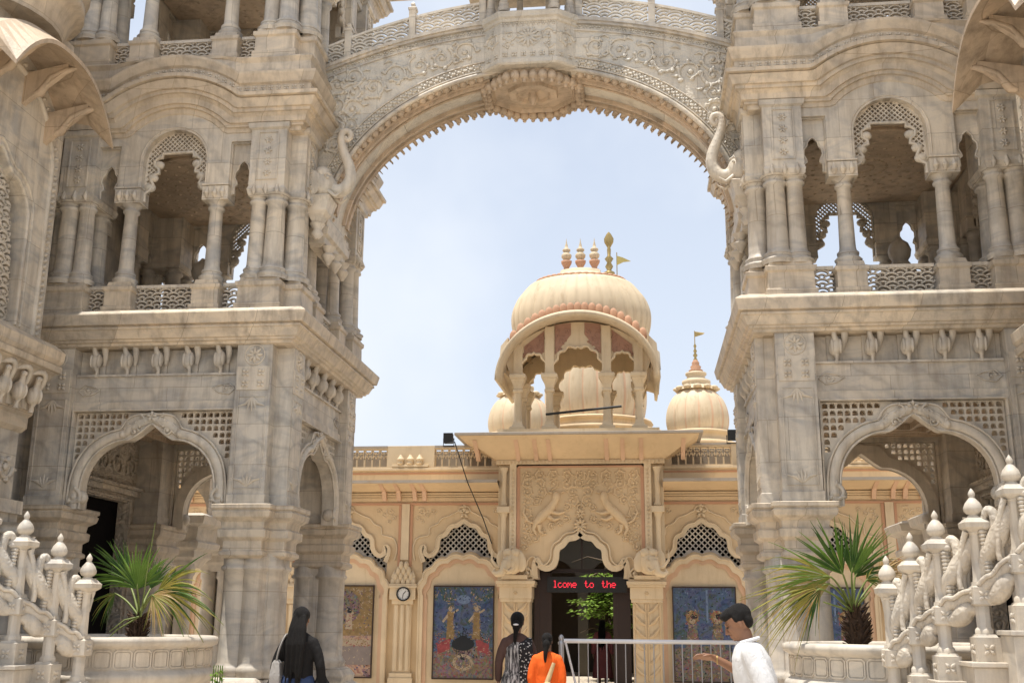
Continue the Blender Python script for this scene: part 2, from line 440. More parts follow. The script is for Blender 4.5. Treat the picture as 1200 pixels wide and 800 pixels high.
def lower_arch_paths():
    half_in = [(.80, 2.80), (.80, 2.92), (.815, 3.02), (.80, 3.17), (.745, 3.32), (.66, 3.44), (.55, 3.525), (.43, 3.58), (.33, 3.60), (.27, 3.60), (.20, 3.64), (.12, 3.70), (.05, 3.76), (0, 3.79)]
    half_out = [(.955, 2.80), (.955, 2.95), (.95, 3.08), (.92, 3.25), (.86, 3.40), (.76, 3.54), (.63, 3.64), (.50, 3.70), (.38, 3.73), (.335, 3.80), (.27, 3.87), (.17, 3.90), (.07, 3.90), (0, 3.92)]
    return mirror(smooth_path(half_in, 2)), mirror(smooth_path(half_out, 2))

def bird(mb, u, z, m):
    # parrot clinging head up under a curled leaf hood
    mb.plate([[(u-.085, z-.20), (u+.085, z-.20), (u+.085, z+.13)] + [(u+.085*cos(a), z+.13+.08*sin(a)) for a in [pi*k/8 for k in range(1, 8)]] + [(u-.085, z+.13)]], 0, .03, m)
    P_ = smooth_path([(u-.10, z+.175, .10), (u-.03, z+.205, .17), (u+.055, z+.19, .17), (u+.10, z+.11, .13), (u+.095, z+.0, .08), (u+.07, z-.09, .04)], 3)
    n = len(P_); mb.tube([m(*p) for p in P_], [.018+.026*sin(pi*(k+.5)/n) for k in range(n)], 8, flat=.8)
    mb.ell((0,0,0), (1,1,1), 14, 10, m=lambda x, y, q: m(u-.005+x*.070+q*.012, z-.05+q*.105, .10+y*.075))
    mb.tube([m(u-.0, z+.02, .12), m(u-.015, z+.07, .14), m(u-.02, z+.115, .15)], [.045, .030, .030], 8)
    mb.ell((0,0,0), (1,1,1), 10, 8, m=lambda x, y, q: m(u-.022+x*.036, z+.125+q*.034, .155+y*.038))
    mb.tube([m(u-.045, z+.13, .17), m(u-.075, z+.115, .175), m(u-.072, z+.09, .17)], [.017, .012, .003], 6)
    mb.tube([m(u+.0, z-.12, .11), m(u+.01, z-.175, .09), m(u+.005, z-.24, .085)], [.042, .022, .030], 8)
    for q in (-1, 1): mb.ell((0,0,0), (1,1,1), 10, 6, m=lambda x, y, k: m(u+q*.045+x*.022, z-.05+k*.085, .13+y*.05))

def build_tower(sg, label):
    cxs = CX if sg > 0 else CX+.10
    base = (sg*cxs, CY, 0)
    T = thing('gate_tower', label, 'tower', base, 'marble towers flanking the gateway')
    X0 = sg*cxs
    def fr(k):
        if k == 0: return lambda a, z, o: (X0+a, CY-o, z)
        if k == 1: return lambda a, z, o: (X0-sg*o, CY+a, z)
        if k == 2: return lambda a, z, o: (X0+a, CY+o, z)
        return lambda a, z, o: (X0+sg*o, CY+a, z)
    corners = [(qx, qy) for qx in (-1, 1) for qy in (-1, 1)]
    Lp = lambda qx, qy: (lambda off: L_corner(X0, CY, qx, qy, off))
    # ---- lower storey
    for qx, qy in corners:
        b = MB(); stack(b, Lp(qx, qy), [(0, .16), (.25, .16), (.28, .12), (.62, .12), (.66, .15), (.74, .15), (.78, .09), (.86, .11), (.93, .06), (.96, .02)])
        b.build('pier_base', M['shaft'], T, .008)
        b = MB()
        f = lambda x, y: (X0+qx*x, CY+qy*y)
        for (x, y, rr) in ((1.13, 1.45, .165), (1.345, 1.47, .15), (1.47, 1.345, .15), (1.45, 1.13, .165), (1.40, 1.40, .13), (1.12, 1.12, .15)):
            c = f(x, y)
            b.lathe([(rr*1.25, 0), (rr*1.25, .05), (rr*1.35, .08), (rr*1.12, .12), (rr, .16), (rr*.93, .9), (rr*.95, 1.15), (rr*1.15, 1.17), (rr*1.15, 1.2), (rr, 1.22), (rr, 1.34)], (c[0], c[1], .95), 18)
        b.box(X0+qx*1.02, X0+qx*1.5, CY+qy*1.02, CY+qy*1.5, .95, 2.3)
        b.build('clustered_column', M['shaft'], T)
        b = MB(); stack(b, Lp(qx, qy), [(2.24, -.02), (2.27, .03), (2.31, .03), (2.33, 0), (2.43, .0), (2.47, .05), (2.55, .055), (2.57, .02), (2.64, .03), (2.69, .10), (2.75, .115), (2.77, .095), (2.785, .12), (2.83, .12), (2.845, .02)])
        b.build('capital', M['cornice'], T, .006)
        b = MB(); stack(b, Lp(qx, qy), [(2.84, 0), (2.95, 0), (2.955, -.012), (4.72, -.012)])
        # raised framed panels on both visible faces
        for sw in (0, 1):
            def mm(a, z, o, sw=sw): return (X0+qx*a, CY+qy*o, z) if not sw else (X0+qx*o, CY+qy*a, z)
            b.band([(1.06, 3.02), (1.39, 3.02), (1.39, 4.08), (1.06, 4.08)], .008, 1.63, 1.648, mm, True)
        b.build('pier', M['shaft'], T, .006)
        for sw in (0, 1):
            b = MB()
            def mm(a, z, o, sw=sw): return (X0+qx*a, CY+qy*o, z) if not sw else (X0+qx*o, CY+qy*a, z)
            b.box(1.035, 1.415, 4.17, 4.44, 1.63, 1.652, lambda a, z, o: mm(a, z, o)) if False else b.plate([[(1.03, 4.16), (1.42, 4.16), (1.42, 4.44), (1.03, 4.44)]], 1.63, 1.65, mm)
            for i in range(2):
                for j in range(2):
                    petals(b, 1.13+.19*i, 4.235+.13*j, 1.65, .058, 4, mm, pi/4, .5)
            petals(b, 1.225, 4.58, 1.64, .10, 8, mm, 0, .3)
            b.tube([mm(1.225+.12*cos(t), 4.58+.12*sin(t), 1.64) for t in [pi*2*k/16 for k in range(16)]], .009, 5, True)
            for j in range(7):
                [b.tube([mm(1.225, 3.04, 1.636), mm(1.225+q*.035, 3.11, 1.64), mm(1.225+q*.05*abs(q), 3.20-.03*abs(q), 1.636)], [.008, .022, .003], 6) for q in (-2, -1, 0, 1, 2)] if j == 0 else None
            for q in (-2, -1, 0, 1, 2): b.tube([mm(1.225, 4.08, 1.636), mm(1.225+q*.035, 4.0, 1.64), mm(1.225+q*.05*abs(q), 3.90+.03*abs(q), 1.636)], [.008, .022, .003], 6)
            b.build('carved_relief', M['relief'], T)
    pin, pout = lower_arch_paths()
    rect = [(-.97, 2.845), (-.955, 2.845)]
    for k in (0, 1, 2):
        m = fr(k)
        b = MB(); b.plate([[(-1.02, 2.84), (-.975, 2.84), (-.975, 3.945), (.975, 3.945), (.975, 2.84), (1.02, 2.84), (1.02, 4.06), (-1.02, 4.06)]], 1.40, 1.555, m)
        b.band([(-.985, 2.845), (-.985, 3.955), (.985, 3.955), (.985, 2.845)], .012, 1.555, 1.585, m)
        b.build('screen_frame', M['marble'], T, .004)
        outer = [(-.97, 2.86), (-.97, 3.94), (.97, 3.94), (.97, 2.86)] + [(x, z) for x, z in pout if z > 2.87]
        b = MB(); b.plate([outer]+lattice_holes(outer, [], .080, 'arch', .76), 1.44, 1.50, m)
        # back half of every cell is stepped, so the cells look scooped
        b.build('lattice', M['relief'], T)
        b = MB()
        ring = pin+pout[::-1]
        b.plate([ring], 1.40, 1.56, m)
        mid = [((p[0]+q[0])/2, (p[1]+q[1])/2) for p, q in zip(pin, pout)]
        b.tube([m(x, z, 1.555) for x, z in mid], .058, 8, flat=.6)
        b.tube([m(x, z, 1.565) for x, z in pin], .014, 6); b.tube([m(x, z, 1.565) for x, z in pout], .014, 6)
        for s_ in (-1, 1):
            scroll(b, s_*.875, 2.935, 1.57, .095, m, s_, pi/2, .030, 1.2, 3)
            b.ell((0,0,0), (1,1,1), 14, 8, m=lambda X, Y_, Z_: m(s_*.845+X*.105, 2.935+Z_*.09, 1.49+Y_*.085))
            b.ell((0,0,0), (1,1,1), 12, 8, m=lambda X, Y_, Z_: m(s_*.345+X*.05, 3.665+Z_*.055, 1.54+Y_*.07))
            scroll(b, s_*.20, 3.70, 1.58, .05, m, -s_, 0, .013, 1.2, 3)
            scroll(b, s_*.15, 3.815, 1.575, .075, m, s_, pi/2, .016, 1.2, 4); scroll(b, s_*.28, 3.73, 1.575, .055, m, -s_, 0, .014, 1.2, 4)
        petals(b, 0, 3.87, 1.585, .07, 5, m, pi/2, .4)
        b.build('screen_arch', M['relief'], T)
        b = MB(); b.plate([[(-1.01, 4.063), (1.01, 4.063), (1.01, 4.37), (-1.01, 4.37)]], 1.38, 1.53, m)
        b.band([(-1.0, 4.38), (1.0, 4.38)], .012, 1.50, 1.56, m)
        for s_ in (-1, 1):
            b.tube([m(s_*x, z, 1.535) for x, z in ((.97, 4.20), (.90, 4.27), (.78, 4.25), (.70, 4.21), (.78, 4.16), (.90, 4.14))], .012, 5, True)
            scroll(b, s_*.86, 4.205, 1.535, .05, m, s_, 0, .011, 1.2, 3)
        b.build('frieze', M['shaft'], T)
        b = MB(); b.plate([[(-1.01, 4.38), (1.01, 4.38), (1.01, 4.75), (-1.01, 4.75)]], 1.30, 1.45, m)
        b.build('bracket_wall', M['marble'], T)
        for i in range(5):
            b = MB(); bird(b, (-2+i)*.385, 4.605, lambda a, z, o: m(a, z, 1.45+o))
            b.build('bird_bracket', M['white'], T)
    # outer wall with dark doorway
    m = fr(3); b = MB()
    b.plate([[(-1.02, 0), (-.85, 0), (-.85, 3.12), (.80, 3.12), (.80, 0), (1.02, 0), (1.02, 4.75), (-1.02, 4.75)]], 1.36, 1.5, m)
    b.band([(-.88, 0), (-.88, 3.15), (.83, 3.15), (.83, 0)], .03, 1.32, 1.36, m)
    b.band([(-1.0, 3.24), (1.0, 3.24)], .035, 1.27, 1.36, m); b.band([(-1.0, 3.3), (1.0, 3.3)], .02, 1.22, 1.36, m)
    for i in range(5):
        scroll(b, -.8+i*.4, 3.6, 1.345, .15, m, 1 if i % 2 else -1, i, .02, 1.3, 6)
    b.build('doorway_wall', M['carved'], T)
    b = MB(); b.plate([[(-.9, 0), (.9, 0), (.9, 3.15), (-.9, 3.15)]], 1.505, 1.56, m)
    b.build('doorway_dark', M['dark'], T)  # black sheet paints the unlit space beyond the doorway
    b = MB(); b.box(X0-1.45, X0+1.45, CY-1.28, CY+1.28, 4.02, 4.36)
    for i in range(4):
        h = 1.2-.25*i
        b.band([(-h, -h), (h, -h), (h, h), (-h, h)], .03, 4.02, 3.98-.012*i, lambda a, o, z: (X0+a, CY+o, z), True)
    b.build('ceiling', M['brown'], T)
    # main cornice
    b = MB(); square_prof(b, X0, CY, [(4.70, 1.50), (4.712, 1.67), (4.745, 1.68), (4.75, 1.715), (4.775, 1.72), (4.78, 1.745), (4.875, 1.79), (4.885, 1.81), (4.91, 1.81), (4.912, 1.79), (4.925, 1.79), (4.93, 1.84), (5.05, 1.87), (5.065, 1.865), (5.11, 1.80), (5.12, 1.2)])
    b.build('cornice', M['cornice'], T, .005)
    # ---- pillared storeys
    def storey(Z, full=True):
        z = lambda v: v-5.11+Z
        for qx, qy in corners:
            b = MB(); stack(b, Lp(qx, qy), [(Z-.02, .06), (z(5.20), .06), (z(5.21), .035), (z(5.40), .03), (z(5.42), .055), (z(5.47), .06), (z(5.485), .02), (z(5.53), .01)])
            b.build('pedestal', M['cornice'], T, .005)
            b = MB(); f = lambda x, y: (X0+qx*x, CY+qy*y)
            for (x, y, rr) in ((1.11, 1.52, .105), (1.33, 1.52, .125), (1.52, 1.33, .125), (1.52, 1.11, .105), (1.14, 1.14, .12)):
                column(b, f(x, y), z(5.52), z(6.60), rr, 16)
            b.build('clustered_column', M['shaft'], T)
            b = MB(); stack(b, Lp(qx, qy), [(z(6.57), -.02), (z(6.60), .0), (z(6.66), .015), (z(6.70), .0), (z(7.44), .0), (z(7.46), .03), (z(7.52), .04), (z(7.54), .0)])
            for sw in (0, 1):
                def mm(a, q, o, sw=sw): return (X0+qx*a, CY+qy*o, q) if not sw else (X0+qx*o, CY+qy*a, q)
                b.band([(1.10, z(6.78)), (1.35, z(6.78)), (1.35, z(7.40)), (1.10, z(7.40))], .009, 1.645, 1.665, mm, True)
                for j in range(4): petals(b, 1.225, z(6.87+.145*j), 1.655, .055, 6, mm, 0, .35)
                for j in (1.08, 1.225, 1.37): b.tube([mm(j, z(6.72), 1.66), mm(j, z(6.63), 1.675), mm(j, z(6.58), 1.66)], [.01, .035, .01], 6)
            b.build('upper_pier', M['marble'], T)
        for k in range(4):
            m = fr(k)
            for s_ in (-1, 1):
                c = m(s_*.55, 0, 1.48)
                b = MB()
                b.loft([[(c[0]-h, c[1]-h, q), (c[0]+h, c[1]-h, q), (c[0]+h, c[1]+h, q), (c[0]-h, c[1]+h, q)] for q, h in ((Z-.02, .19), (z(5.21), .19), (z(5.22), .165), (z(5.40), .165), (z(5.42), .185), (z(5.46), .19), (z(5.48), .15), (z(5.53), .14))])
                b.build('pedestal', M['cornice'], T, .005)
                b = MB(); column(b, c, z(5.53), z(6.56), .092, 18); b.build('column', M['shaft'], T)
            b = MB()
            for x0, x1 in ((-.37, .37), (-.99, -.73), (.73, .99)):
                b.plate([[(x0, Z-.01), (x1, Z-.01), (x1, z(5.17)), (x0, z(5.17))]], 1.47, 1.52, m)
                b.band([(x0, z(5.485)), (x1, z(5.485))], .02, 1.46, 1.53, m)
                scales(b, x0, x1, z(5.16), z(5.47), .098, 1.475, 1.515, m, th=.018)
            b.build('jali_railing', M['relief'], T)
            # spandrel wall: stilted main arch, two small arches, square piers over the columns
            R, zc = .41, z(7.11)
            hole = [(.41, z(6.60))]+arc(0, zc, R, 0, pi, 20)+[(-.41, z(6.60))]
            outer = [(-1.02, z(7.56)), (-1.02, z(7.33)), (-.72, z(7.33)), (-.72, z(6.60))]
            outer = [(-1.02, z(7.33)), (-.72, z(7.33)), (-.72, z(6.60)), (-.41, z(6.60))] + [(x, q) for x, q in arc(0, zc, R, pi, 0, 20)] + [(.41, z(6.60)), (.72, z(6.60)), (.72, z(7.33)), (1.02, z(7.33)), (1.02, z(7.62)), (.75, z(7.62))] + [(.75*cos(t), z(7.16)+.70*sin(t)) for t in [radians(q) for q in range(42, 139, 8)]] + [(-.75, z(7.62)), (-1.02, z(7.62))]
            b = MB(); b.plate([outer], 1.38, 1.585, m)
            b.tube([m(x, q, 1.585) for x, q in [(R+.035, z(6.75))]+arc(0, zc, R+.035, 0, pi, 20)+[(-R-.035, z(6.75))]], .012, 6)
            for s_ in (-1, 1):
                c = s_*.565
                b.plate([[(c-.165, z(6.56)), (c+.165, z(6.56)), (c+.165, z(6.74)), (c-.165, z(6.74))]], 1.36, 1.61, m)
                b.band([(c-.17, z(6.76)), (c+.17, z(6.76))], .012, 1.36, 1.62, m)
                for j in (-.1, 0, .1): b.tube([m(c+j, z(6.73), 1.61), m(c+j, z(6.64), 1.635), m(c+j, z(6.57), 1.60)], [.01, .04, .01], 6)
            b.build('spandrel_wall', M['marble'], T, .004)
            # lattice tympanum with a stepped, lobed opening
            op = [(.395, z(6.60)), (.40, z(6.72)), (.335, z(6.76)), (.30, z(6.83)), (.335, z(6.90)), (.30, z(6.965)), (.235, z(6.985)), (.245, z(7.04)), (.30, z(7.08)), (.305, z(7.15)), (.25, z(7.19)), (.205, z(7.19)), (.20, z(7.25)), (0, z(7.25))]
            opf = mirror(op)
            fan = [(x, q) for x, q in opf]+[(x, q) for x, q in arc(0, zc, R+.02, pi, 0, 20)]
            fan = [(.40, z(6.62))]+[(x, q) for x, q in opf[1:-1]]+[(-.40, z(6.62))]+[(-R-.01, z(6.7))]+arc(0, zc, R+.01, pi, 0, 22)+[(R+.01, z(6.7))]
            b = MB(); b.plate([fan]+lattice_holes(fan, [], .062, 'diamond', .70), 1.45, 1.49, m)
            b.tube([m(x, q, 1.49) for x, q in opf], .022, 6, flat=1.3)
            for s_ in (-1, 1):
                for (x, q, rr) in ((.345, 6.80, .075), (.315, 6.93, .07), (.25, 7.10, .07)):
                    b.ell((0,0,0), (1,1,1), 10, 6, m=lambda X, Y_, Q, x=x, q=q, rr=rr: m(s_*x+X*rr, z(q)+Q*rr*.8, 1.47+Y_*.05))
            b.build('lattice_tympanum', M['relief'], T)
            for s_ in (-1, 1):
                c = s_*.87
                so_ = [(c-.155, z(6.66)), (c-.155, z(7.34)), (c+.155, z(7.34)), (c+.155, z(6.66))]
                hh = [(.105, 6.66), (.11, 6.76), (.075, 6.79), (.085, 6.83), (.11, 6.88), (.105, 6.95), (.07, 6.99), (.06, 7.04), (.03, 7.08), (0, 7.10)]
                hp = [(c+x, z(q)) for x, q in hh]+[(c-x, z(q)) for x, q in hh[::-1][1:]]
                b = MB(); b.plate([[(c-.155, z(6.66)), (c-.155, z(7.34)), (c+.155, z(7.34)), (c+.155, z(6.66))]+hp], 1.45, 1.50, m)
                b.tube([m(x, q, 1.50) for x, q in hp], .013, 6)
                b.band([(c-.15, z(6.67)), (c-.15, z(7.32)), (c+.15, z(7.32)), (c+.15, z(6.67))], .012, 1.50, 1.55, m)
                b.build('small_arch', M['marble'], T)
        # carved ceiling with concentric rings
        b = MB(); b.box(X0-1.36, X0+1.36, CY-1.36, CY+1.36, z(7.36), z(7.5))
        rings = []
        for i in range(7):
            rr = 1.15-.165*i; b.lathe([(rr, 0), (rr, .05), (rr-.05, .05)], (X0, CY, z(7.31)+.004*i), 32)
            for q in range(24): b.ell((X0+(rr-.03)*cos(q*pi/12), CY+(rr-.03)*sin(q*pi/12), z(7.315)), (.03, .03, .02), 6, 4)
        b.build('carved_ceiling', M['brown'], T)
        # entablature with an arched rise on front and rear
        def bump(a, w, h):
            t = abs(a)/w
            if t >= 1 or h <= 0: return 0
            Rr = (w*w+h*h)/(2*h); return sqrt(Rr*Rr-a*a)-(Rr-h)
        prof = [(7.44, 1.60, .62, .30), (7.49, 1.61, .66, .31), (7.495, 1.645, .66, .31), (7.53, 1.65, .69, .31), (7.535, 1.68, .69, .31), (7.60, 1.69, .75, .31), (7.64, 1.72, .77, .31), (7.645, 1.75, .78, .31), (7.685, 1.755, .80, .31), (7.69, 1.785, .82, .31), (7.79, 1.83, .86, .31), (7.80, 1.80, .86, .31), (7.81, 1.865, .87, .31), (7.855, 1.87, .88, .31), (7.865, 1.79, .88, .31),
                (7.88, 1.75, .86, .30), (8.00, 1.75, .84, .29), (8.02, 1.78, .84, .29), (8.12, 1.82, .84, .28), (8.15, 1.825, .84, .28), (8.165, 1.74, .84, .28), (8.32, 1.72, .84, .14), (8.38, 1.75, .84, .08), (8.40, 1.74, .84, 0), (8.41, 1.3, .84, 0)]
        for k in range(4):
            m = fr(k); b = MB()
            seq = sorted(set([round(-.9+.06*i, 3) for i in range(31)]))
            grid = []
            for (zz, o, w, h) in prof:
                row = [(-o, 0)]+[(a, bump(a, w, h) if k in (0, 2) else 0) for a in seq]+[(o, 0)]
                grid.append([m(a, z(zz)+dz, o) for a, dz in row])
            # inner return keeps it a closed solid
            back = [[m(a if abs(a) < 1.3 else math.copysign(1.3, a), z(zz)+(.0), 1.3) for a in [-1.3]+seq+[1.3]] for zz in (8.41, 7.44)]
            rows = grid+back
            nn = len(rows[0]); vs = [p for rr in rows for p in rr]; fs = []
            for i in range(len(rows)):
                j = (i+1) % len(rows)
                for q in range(nn-1): fs.append((i*nn+q, i*nn+q+1, j*nn+q+1, j*nn+q))
            b.add(vs, fs)
            b.build('entablature', M['cornice'], T)
            if k in (0, 1):
                b = MB()
                for i in range(34):
                    a = -1.66+i*.1; dz = bump(a, .84, .29) if k == 0 else 0
                    petals(b, a, z(7.945)+dz, 1.752, .045, 4, m, pi/4, .45)
                b.build('leaf_frieze', M['relief'], T)
        b = MB(); b.box(X0-1.4, X0+1.4, CY-1.4, CY+1.4, z(8.30), z(8.405)); b.build('roof_slab', M['marble'], T)
    storey(5.11)
    storey(8.41)
    # statue block standing on the first floor
    b = MB()
    square_prof(b, X0+sg*.60, CY+.9, [(5.12, .3), (5.45, .3), (5.47, .24)])
    b.lathe([(.24, 0), (.28, .1), (.30, .35), (.26, .60), (.15, .78), (.10, .86), (.14, .92), (.155, 1.0), (.12, 1.1), (.05, 1.16), (.02, 1.2)], (X0+sg*.60, CY+.9, 5.47), 16)
    for q_ in (-1, 1): b.tube([(X0+sg*.60+q_*.27, CY+.86, 6.1), (X0+sg*.60+q_*.33, CY+.75, 5.85), (X0+sg*.60+q_*.15, CY+.62, 5.75)], [.08, .07, .05], 8)
    b.build('stone_urn', M['white'], T)
    # eave round the top storey
    b = MB(); square_prof(b, X0, CY, [(11.70, 1.6), (11.62, 2.35), (11.66, 2.37), (11.85, 1.6), (12.1, 1.2), (12.4, .1)])
    b.build('roof_canopy', M['cornice'], T)
    # elephant head with raised trunk, on the inner face beside the arch
    b = MB()
    ey = 12.60
    E = lambda s_, z_, y_=0: (sg*(s_+.17), ey+y_, z_)
    b.ell(E(2.44, 6.90), (.17, .19, .19), 14, 10)
    b.ell(E(2.44, 7.05, -.07), (.10, .09, .10), 10, 8); b.ell(E(2.44, 7.05, .08), (.10, .09, .10), 10, 8)
    P_ = smooth_path([E(2.40, 6.94), E(2.28, 6.84), E(2.16, 6.87), E(2.095, 7.0), E(2.115, 7.17), E(2.18, 7.33), E(2.225, 7.47), E(2.235, 7.58), E(2.20, 7.65), E(2.13, 7.64), E(2.115, 7.57), E(2.16, 7.53), E(2.18, 7.58)], 4)
    n_ = len(P_); b.tube(P_, [.112-.088*(k/n_)**.6 for k in range(n_)], 12)
    for k in range(9, 30, 2): b.ell(P_[k], (.115-.088*(k/n_)**.6,)*3, 10, 6)
    for y_ in (-.18, .18):
        b.ell(E(2.54, 6.90, y_*.9), (.12, .03, .17), 12, 8)
        b.tube([E(2.34, 6.80, y_*.6), E(2.24, 6.72, y_*.7), E(2.16, 6.78, y_*.7)], [.028, .022, .008], 6)
    b.tube([E(2.30, 6.99, -.16), E(2.34, 7.01, -.19), E(2.38, 6.99, -.17)], .014, 6); b.ell(E(2.34, 6.96, -.16), (.02, .015, .014), 8, 6)
    square_prof(b, sg*2.66, ey, [(6.40, .05), (6.48, .09), (6.54, .14), (6.66, .17), (6.72, .19), (6.75, .15)])
    b.lathe([(.03, 0), (.08, .07), (.05, .12), (.10, .2)], (sg*2.66, ey, 6.20), 12)
    b.build('elephant_head', M['relief'], T)
    return T
build_tower(-1, 'grey veined marble gate tower left of the great arch, beside the black haired woman')
build_tower(1, 'grey veined marble gate tower right of the great arch, behind the man in white')

# ------------------------------------------------------------------ the great arch
T = thing('gate_arch', 'wide carved marble arch with toothed fringe joining the two towers against the sky', 'arch', (0, 13.3, 6.4))
AY0, AY1 = 12.80, 13.72
ea, eb, ez = 2.60, 2.02, 6.48
def top_z(x):
    return 9.21-.075*(x/1.6)**2-.10*(abs(x)/2.1)**4*1.0 if abs(x) < 3 else 8.6
top_z = lambda x: 9.22-.0740*x*x
fm = lambda x, z, o: (x, AY0-o, z)      # front mapping, o outwards
intr = [(ea*cos(pi*k/48), ez+eb*sin(pi*k/48)) for k in range(49)]
topc = [(x, top_z(x)) for x in [-2.84+5.68*k/30 for k in range(31)]]
b = MB(); b.plate([[(2.84, 6.48), (2.84, 6.6)]+[(x, z) for x, z in topc[::-1]]+[(-2.84, 6.48)]+intr[::-1]], 0, AY0-AY1, fm)
b.build('arch_band', M['arch'], T)
b = MB()
def ellp(k, off): return [( (ea+off)*cos(t), ez+(eb+off)*sin(t)) for t in k]
ts = [pi*i/60 for i in range(61)]
b.tube([fm(x, z, .02) for x, z in ellp(ts, .015)], .03, 6); b.tube([fm(x, z, .012) for x, z in ellp(ts, .20)], .012, 5); b.tube([fm(x, z, .012) for x, z in ellp(ts, .07)], .012, 5)
b.band([(x, z-.01) for x, z in topc], .022, 0, .07, fm); b.band([(x, z-.05) for x, z in topc], .018, 0, .045, fm)
b.band([(x, z-.155) for x, z in topc], .010, 0, .02, fm)
b.build('moulding', M['marble'], T)
# relief: squares band, leaf border, large scrolls
b = MB()
for i in range(5, 100):
    t = pi*(i+.5)/105
    R1 = ea+.135; R2 = eb+.135
    x, z = R1*cos(t), ez+R2*sin(t)
    if abs(x) < .62 or abs(x) > 2.66: continue
    petals(b, x, z, .006, .055, 4, fm, t, .5)
for i in range(62):
    x = -2.6+5.2*i/61
    if abs(x) < .6: continue
    petals(b, x, top_z(x)-.105, .006, .04, 3, fm, -pi/2, .5)
for s_ in (-1, 1):
    for i, (x, off) in enumerate(((.86, .5), (1.16, .48), (1.46, .5), (1.76, .52), (2.06, .52), (2.34, .6), (2.56, .72))):
        zb = ez+(eb+.21)*sqrt(max(0, 1-(x/(ea+.21))**2)); zt = top_z(x)-.17
        h = (zt-zb)/2
        if x > 2.1:
            n = int(2*h/.30)+1
            for q in range(n): scroll(b, s_*x, zb+(q+.5)*2*h/n, .006, min(.15, h), fm, s_*(1 if (i+q) % 2 else -1), q*2+i, .024, 1.3, 5)
        else: scroll(b, s_*x, zb+h, .006, min(.165, h), fm, s_*(1 if i % 2 else -1), i, .024, 1.3, 6)
        for (dx, dz) in ((.15, .5), (.15, -.5)):
            p0 = (s_*(x+dx-.1), zb+h+h*dz*1.3)
            b.tube([fm(*p0, .004), fm(p0[0]+s_*.07, p0[1]+.04*dz, .012), fm(p0[0]+s_*.13, p0[1]-.05*dz, .004)], [.006, .024, .004], 5)
b.build('carved_scrolls', M['arch'], T)
# soffit: stepped mouldings, beaded fringe front and back
b = MB()
def sof(off, y, t): return ((ea-off)*cos(t), y, ez+(eb-off)*sin(t))
for (y0, y1, off) in ((AY0+.10, AY0+.16, .03), (AY0+.16, AY0+.2, .06), (AY0+.62, AY0+.66, .05), (AY1-.14, AY1-.06, .04), (AY0+.30, AY0+.34, .025)):
    for side in (0, 1):
        tt = [radians(6)+(radians(78)-radians(6))*i/24 for i in range(25)]
        if side: tt = [pi-t for t in tt]
        rings = [[sof(0-.02, y0, t), sof(off, y0, t), sof(off, y1, t), sof(-.02, y1, t)] for t in tt]
        n = 4; vs = [p for r_ in rings for p in r_]; fs = []
        for i in range(24):
            for q in range(4): fs.append((i*4+q, i*4+(q+1) % 4, (i+1)*4+(q+1) % 4, (i+1)*4+q))
        b.add(vs, fs)
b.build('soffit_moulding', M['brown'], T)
b = MB()
def drop(mbb, x, y, z, s=1, dirx=0, dirz=-1):
    m_ = lambda px, py, pz: (x+(-pz)*dirx*1+px*abs(dirz), y+py, z+(-pz)*dirz+px*(-dirx))
    mbb.lathe([(.035*s, -.03*s), (.05*s, .0), (.058*s, .025*s), (.052*s, .05*s), (.03*s, .066*s), (.018*s, .07*s), (.024*s, .085*s), (.018*s, .098*s), (.004*s, .105*s)], (0, 0, 0), 8, m=lambda px, py, pz: (x+px*abs(dirz)+pz*dirx, y+py, z+pz*dirz-px*dirx))
for i in range(66):
    t = radians(4)+(radians(172))*i/65
    if abs(cos(t)*ea) < .62: continue
    p = sof(.0, AY1-.03, t); drop(b, p[0], p[1], p[2], 1.2, -cos(t)*.55, -max(.45, sin(t)))
    q = sof(-.005, AY0+.055, t); b.ell(q, (.055, .055, .055), 8, 5)
    q = sof(.0, AY0+.24, t); b.ell(q, (.03, .03, .03), 6, 4)
b.build('bead_fringe', M['brown'], T)
# medallion under the crown
b = MB()
cyc = (AY0+AY1)/2+.02; ztop = ez+eb
octo = lambda rx, ry: [(rx*cos(pi/8+k*pi/4), cyc+ry*sin(pi/8+k*pi/4)) for k in range(8)]
zb0 = ez+eb*sqrt(1-(.62/ea)**2)-.01
b.loft([[(x, y, zq) for x, y in octo(rx, ry)] for zq, rx, ry in ((ztop+.05, .66, .62), (zb0-.03, .66, .62), (zb0-.05, .58, .55), (zb0-.0, .56, .52), (zb0-.01, .40, .36))])
b.loft([[(x, y, zq) for x, y in octo(rx, ry)] for zq, rx, ry in ((zb0, .36, .32), (zb0-.05, .34, .30), (zb0-.06, .25, .22), (zb0-.02, .22, .2))])
b.lathe([(.02, -.16), (.05, -.12), (.07, -.06), (.05, 0), (.12, .05)], (0, cyc, zb0-.03), 12)
for k in range(34):
    a = 2*pi*k/34; R_ = 1/max(abs(cos(((a+pi/8) % (pi/4))-pi/8)), .92)
    drop(b, .62*cos(a)*R_, cyc+.585*sin(a)*R_, zb0-.03, 1.2)
b.build('medallion', M['brown'], T)
